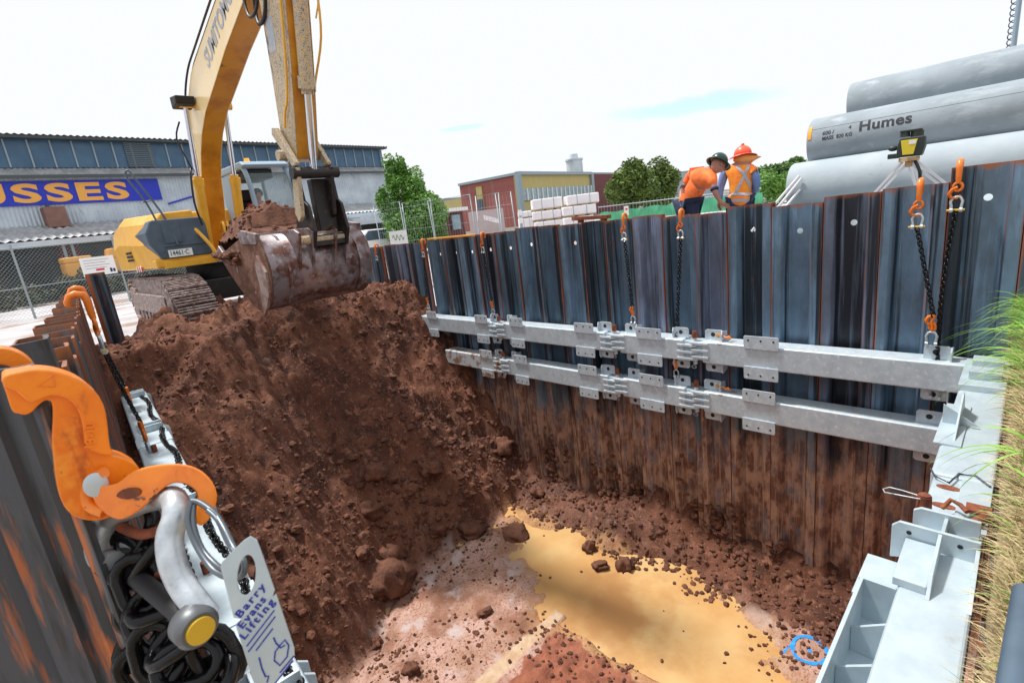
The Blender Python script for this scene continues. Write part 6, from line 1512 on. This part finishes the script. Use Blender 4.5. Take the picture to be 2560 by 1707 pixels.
wall(p+nl_*.45+nl2*.12, p-nl_*.45+nl2*.12, G+.9, H_-.55, .1).build('slot_panel', M['cream'], bh); wall(p+nl_*.4+nl2*.2, p-nl_*.4+nl2*.2, G+1.9, H_-1.9, .1).build('slot_window', M['ex_dark'], bh)
p = Pl+(Pl-Pc).normalized()*.2; pp2 = p+(Pl-Pc).normalized()*12
wall(Pl, Pl+(Pl-Pc).normalized()*1.2+V((0,2,0)), G, H_-1.4, .4).build('link_wall', M['cream'], bh)
wall(Pl+V((0,4,0)), Pl+(Pl-Pc).normalized()*9+V((0,4,0)), G, H_-1.5, 4).build('wing_wall', M['brickred'], bh)
wall(Pl+V((0,3.9,0)), Pl+(Pl-Pc).normalized()*9+V((0,3.9,0)), H_-1.5, H_-1.1, 5).build('wing_roof', M['mullion'], bh)
wall(Pl+(Pl-Pc).normalized()*2+V((0,3.8,0)), Pl+(Pl-Pc).normalized()*5+V((0,3.8,0)), G+1.5, H_-2.3, .1).build('wing_window', M['bluewin'], bh)
# roof tank
p = at(1437,425,D=66); p.z = H_+.2; r = thing('roof_tank', 'small pale round vent on the brick hall roof', 'roof vent', tuple(p))
MB().cyl(p, p+V((0,0,1.6)), 1.05, seg=20).cyl(p+V((0,0,1.6)), p+V((0,0,1.8)), 1.15, seg=20).cyl(p+V((0,0,1.8)), p+V((0,0,2.4)), .6, .5, seg=16).build('drum', M['corr'], r)
# far pale building right of the trees
a, b = at(1740,436,D=60), at(1708,436,D=60); r = thing('pale_building', 'pale low building glimpsed right of the olive trees', 'building', (a.x, a.y, G))
a, b = at(1690,436,D=75), at(1790,432,D=75); b.z = a.z
wall(a, b, G, a.z, 8).build('wall', M['concrete_light'], r); wall(a, b, a.z, a.z+.3, 8.4).build('roof_edge', M['mullion'], r)
a, b = at(1740,495,D=34), at(1960,480,D=34); r = thing('low_shed', 'low grey shed behind the workers', 'shed', (a.x, a.y, G)); 
wall(a, b, G, (a.z+b.z)/2, 3).build('wall', M['corr'], r); wall(a, b, (a.z+b.z)/2, (a.z+b.z)/2+.12, 3.2).build('roof_edge', M['mullion'], r)
# low verandah building in front of the hall wing
a, b = at(1105,526,D=36), at(1170,521,D=38); b.z = a.z
r = thing('verandah', 'low flat verandah roof left of the brick hall', 'verandah', (a.x, a.y, G)); wall(a, b, a.z-.15, a.z+.1, 3).build('roof', M['white'], r); wall(a+V((.4,.4,0)), b+V((-.2,.4,0)), G, a.z-.15, 2.5).build('wall', M['brickdark'], r); wall(a+V((1.0,.2,0)), a+(b-a)*.7+V((0,.2,0)), G+.7, a.z-.4, .1).build('window', M['bluewin'], r)
# pale block wall behind the mesh fence
a, b = at(1175,570,D=30), at(1262,560,D=30); b.z = a.z = at(1200,527,D=30).z
r = thing('block_wall', 'pale grey-pink wall behind the leaning mesh panels', 'wall', (a.x, a.y, G)); wall(a, b, G, a.z, .2).build('wall', mat('pale pink render', (.50,.40,.40), .8, 0, 1, (.44,.36,.36)), r)
# ------------------------------------------------------------------ timber packs
def pack(px0, px1, py0, py1, D, lab, wood=True):
    a, b = at(px0, py0, D=D), at(px1, py0-(px1-px0)*.10, D=D); z1 = a.z; z0 = at(px0, py1, D=D).z; b.z = a.z
    d = (b-a).normalized(); d.z = 0; L = (b-a).length; an = math.atan2(d.y, d.x)
    r = thing('timber_pack', lab, 'timber pack', (a.x, a.y, z0), an, 'white wrapped timber packs', local=True); h = z1-z0
    m_ = MB(); nxs = 10
    m_.bx(0, L, 0, .9, h*.16, h); m_.build('wrapped_boards', M['wrap'], r, bevel=.03, seg=2)
    m_ = MB()
    for i in range(3): m_.bx(.1+i*(L-.3)/2, .2+i*(L-.3)/2, .02, .88, 0, h*.155)
    m_.bx(.02, L-.02, .01, .89, h*.10, h*.158); m_.build('bearer', M['timber'], r)
    MB().bx(L*.3,L*.32,-.004,.0,h*.16,h).bx(L*.7,L*.72,-.004,.0,h*.16,h).build('strap', M['mullion'], r)
pack(1330,1405,500,531,15,'top white timber pack of the left stack'); pack(1331,1403,531,556,15,'middle white timber pack of the left stack'); pack(1337,1407,556,590,15,'bottom white timber pack of the left stack')
pack(1417,1497,490,519,14.6,'top white timber pack of the right stack'); pack(1407,1490,519,546,14.6,'middle white timber pack of the right stack'); pack(1410,1485,546,575,14.6,'bottom white timber pack of the right stack')
pack(1296,1329,530,548,15.4,'small upper pack left of the two tall timber stacks'); pack(1297,1334,548,580,15.4,'small lower pack left of the two tall timber stacks')
r = thing('notice_sheet', 'blue and white notice at the left end of the timber packs', 'sign', tuple(at(1302,550,D=14.9)))
a = at(1302,552,D=14.9); MB().box(a, (.14,.02,.62)).build('sheet', M['white'], r); MB().box(a+V((-.004,-.015,-.14)), (.10,.01,.12)).box(a+V((-.004,-.015,.12)), (.10,.01,.06)).build('print', M['bluewin'], r)
# site fence panels (welded mesh), leaning
def panel(a, b, h, lab, lean=0, off=.0):
    a = V(a); b = V(b); d = (b-a); L = d.length; an = math.atan2(d.y, d.x)
    r = thing('mesh_fence_panel', lab, 'fence panel', tuple(a), an, 'temporary mesh fence panels', local=True); r.rotation_euler = (lean, 0, an)
    MB().tube([(0,0,-.1),(0,0,h),(L,0,h),(L,0,-.1)], .015, 8, False).build('frame', M['fence_galv'], r)
    m_ = MB(); x = .08
    while x < L: m_.tube([(x,0,0),(x,0,h)], .0028, 3, caps=False); x += .085
    for i in range(int(h/.3)+1): m_.tube([(0,0,i*.3),(L,0,i*.3)], .004, 3, caps=False)
    m_.build('mesh', M['fence_galv'], r); return r
def ph_(px, D): return at(px, 512-(px-944)*.095, D=D).z-G
def gp(px, D, z=G): p = at(px, 560, D=D); return (p.x, p.y, z)
zt_ = at(1010,515,D=14).z-G
panel(gp(944,14.5), gp(1010,14.0), ph_(980,14.2), 'mesh fence panel in front of the bright green tree, left one', .02); panel(gp(1011,14.0), gp(1082,13.4), ph_(1045,13.7), 'mesh fence panel with a post right of the bright green tree', -.02)
panel(gp(1084,13.4), gp(1190,12.6), ph_(1140,13), 'mesh fence panel between the tree and the brick hall', .05); panel(gp(1192,12.6), gp(1250,12.2), ph_(1220,12.4), 'leaning mesh fence panel before the brick hall corner', -.05); panel(gp(1252,12.0), gp(1290,11.9), ph_(1270,12), 'short mesh fence panel next to the timber packs', .08)
a = at(1228,548,D=12.8); r = thing('white_board', 'tilted white corrugated board behind the leaning fence panel', 'board', tuple(a)); m_ = MB(); m_.box(a, (.38,.03,.36), R @ Matrix.Rotation(-.25, 3, 'Z') @ Matrix.Identity(3)); m_.build('board', M['wrap'], r)
a = at(996,594,D=13.6); r = thing('notice_board', 'white notice sheet with green scrawl tied to the fence by the wall top', 'sign', tuple(a)); MB().box(a, (.46,.03,.36), Matrix.Rotation(rad(-40), 3, 'Z')).build('board', M['white'], r)
m_ = MB(); rm = Matrix.Rotation(rad(-40), 3, 'Z')
m_.tube(smooth([a+rm @ V((-.15+.03*i, -.022, .08*math.sin(i*1.9))) for i in range(11)], 3, False), .006, 4); m_.build('scrawl', M['leafdark'], r)
# green shade-cloth fence
a, b = at(1500,548,D=22), at(1905,500,D=17)
a_, b_ = V((a.x,a.y,G)), V((b.x,b.y,G)); d = b_-a_; L = d.length; an = math.atan2(d.y, d.x)
r = thing('green_fence', 'white barred fence hung with green shade cloth beyond the wall', 'fence', tuple(a_), an, local=True)
h1 = 1.12; n = 40; vs = []
for i in range(n+1): t = i/n; vs += [(L*t, .03*math.sin(i*1.3), .5), (L*t, .03*math.sin(i*1.3), h1*(.78+.12*t)+.03*math.sin(i*.9))]
o = MB().add(vs, [(2*i, 2*i+2, 2*i+3, 2*i+1) for i in range(n)]).build('shade_cloth', M['green_mesh'], r); o.modifiers.new('s', 'SOLIDIFY').thickness = .01
m_ = MB(); x = 0
while x < L: m_.tube([(x,-.06,0),(x,-.06,h1+.08)], .008, 4, caps=False); x += .16
m_.tube([(0,-.06,h1),(L,-.06,h1)], .02, 6).tube([(0,-.06,.3),(L,-.06,.3)], .02, 6); m_.build('bars', M['fence_galv'], r)
p = at(1566,527,D=20); r = thing('notice_sheet', 'small white notice with a red mark on the green fence', 'sign', tuple(p)); MB().box(p, (.17,.02,.36), Matrix.Rotation(rad(-45), 3, 'Z')).build('sheet', M['white'], r); MB().box(p+V((-.02,-.02,.06)), (.07,.02,.07), Matrix.Rotation(rad(-45), 3, 'Z')).build('print', M['red'], r)
# parked white car glimpsed beyond the bucket
p = at(938,612,D=24); p.z = G; r = thing('parked_car', 'white car parked beyond the bucket by the warehouse', 'car', tuple(p), wa, local=True)
MB().prism([(-2.0,.35),(2.0,.35),(2.05,.75),(1.2,.85),(.7,1.35),(-.9,1.38),(-1.5,.9),(-2.05,.8)], 'y', -.8, .8).build('body', M['white'], r, bevel=.08, seg=3)
MB().prism([(-1.35,.9),(1.05,.88),(.65,1.3),(-.85,1.33)], 'y', -.815, .815).build('window', M['ex_dark'], r, bevel=.02)
for xx in (-1.25, 1.3): MB().cyl((xx,-.84,.32),(xx,.84,.32),.32,seg=20).build('wheel', M['rubber'], r, bevel=.02)
# pile caps: yellow strip over one far group of sheets, timber on the wall top
r = thing('yellow_cap_strip', 'yellow capping strip on the far sheets of the right wall', 'capping strip', (6.03,7.5,-.27)); MB().bx(6.0,6.06,6.92,8.3,-.275,-.245).build('strip', M['sign_orange'], r, bevel=.004)
r = thing('timber_plank', 'short brown plank lying on the wall top beside the timber packs', 'plank', (6.1,4.4,-.22)); MB().box((6.06,4.42,-.17), (.10,.62,.05), Matrix.Rotation(.03, 3, 'X')).box((6.06,4.2,-.205), (.08,.06,.05)).box((6.06,4.6,-.205), (.08,.06,.05)).build('plank_body', M['rust'], r, bevel=.004)

# ------------------------------------------------------------------ grass on the near bank
gr = MB(); gs = MB(); rnd = random.Random(77)
def blade(mb, p, L, lean, wd, droop=.5, n=5):
    p = V(p); d = V((rnd.gauss(0,.35), lean+rnd.gauss(0,.35), 1)).normalized(); s_ = d.cross(V((rnd.gauss(0,1), rnd.gauss(0,1), .1))).normalized(); vs = []; c_ = p
    for i in range(n):
        t = i/(n-1); w_ = wd*(1-t)**.7; vs += [c_-s_*w_, c_+s_*w_]; d = (d+V((d.x*.1, .10+d.y*.15, -droop*.35*(.5+t)))).normalized(); c_ = c_+d*L/(n-1)
    mb.add(vs, [(2*i, 2*i+1, 2*i+3, 2*i+2) for i in range(n-1)])
for i in range(26000):
    x = 1.0+rnd.random()**1.3*7.5; y = -.05-abs(rnd.gauss(0,.22)); 
    green = rnd.random() < max(.06, min(.8, (x-3.3)/2.2))
    L = rnd.uniform(.06,.20) if not green else rnd.uniform(.08,.24)
    if x < 3.3: L *= .8
    blade(gr if green else gs, (x, y, G-.01), L, .25, rnd.uniform(.0015,.0042)*(1 if x < 3 else 1.5), rnd.uniform(.4,1.3))
for i in range(190):
    x = rnd.uniform(3.6,6.8); blade(gr, (x, -.05-rnd.random()*.1, G), rnd.uniform(.25,.56), .45, rnd.uniform(.003,.006), rnd.uniform(.7,1.3), 9)
for i in range(8): blade(gr, (rnd.uniform(2.2,2.9), -.12, G), rnd.uniform(.35,.5), .7, .008, 1.2, 9)
o = gs.build('dry_grass', M['grass_straw']); tag(o, 'dry straw-coloured grass on the bank by the end waler', 'grass', kind='stuff')
o = gr.build('green_grass', M['grass_green']); tag(o, 'long green grass drooping over the right end of the waler', 'grass', kind='stuff')
a, b = at(2566,1480,D=1.25), at(2524,1760,D=1.05)
r = thing('steel_post', 'blurred blue-grey steel post in the bottom right corner', 'post', (a.x, a.y, G)); MB().tube([a, a+(b-a)*1.4], .026, 14).build('tube', M['ex_dark'], r)

# drop helper properties
for o in bpy.data.objects:
    if '_o' in o: del o['_o']
scene.render.engine = 'CYCLES'
scene.cycles.max_bounces = 6
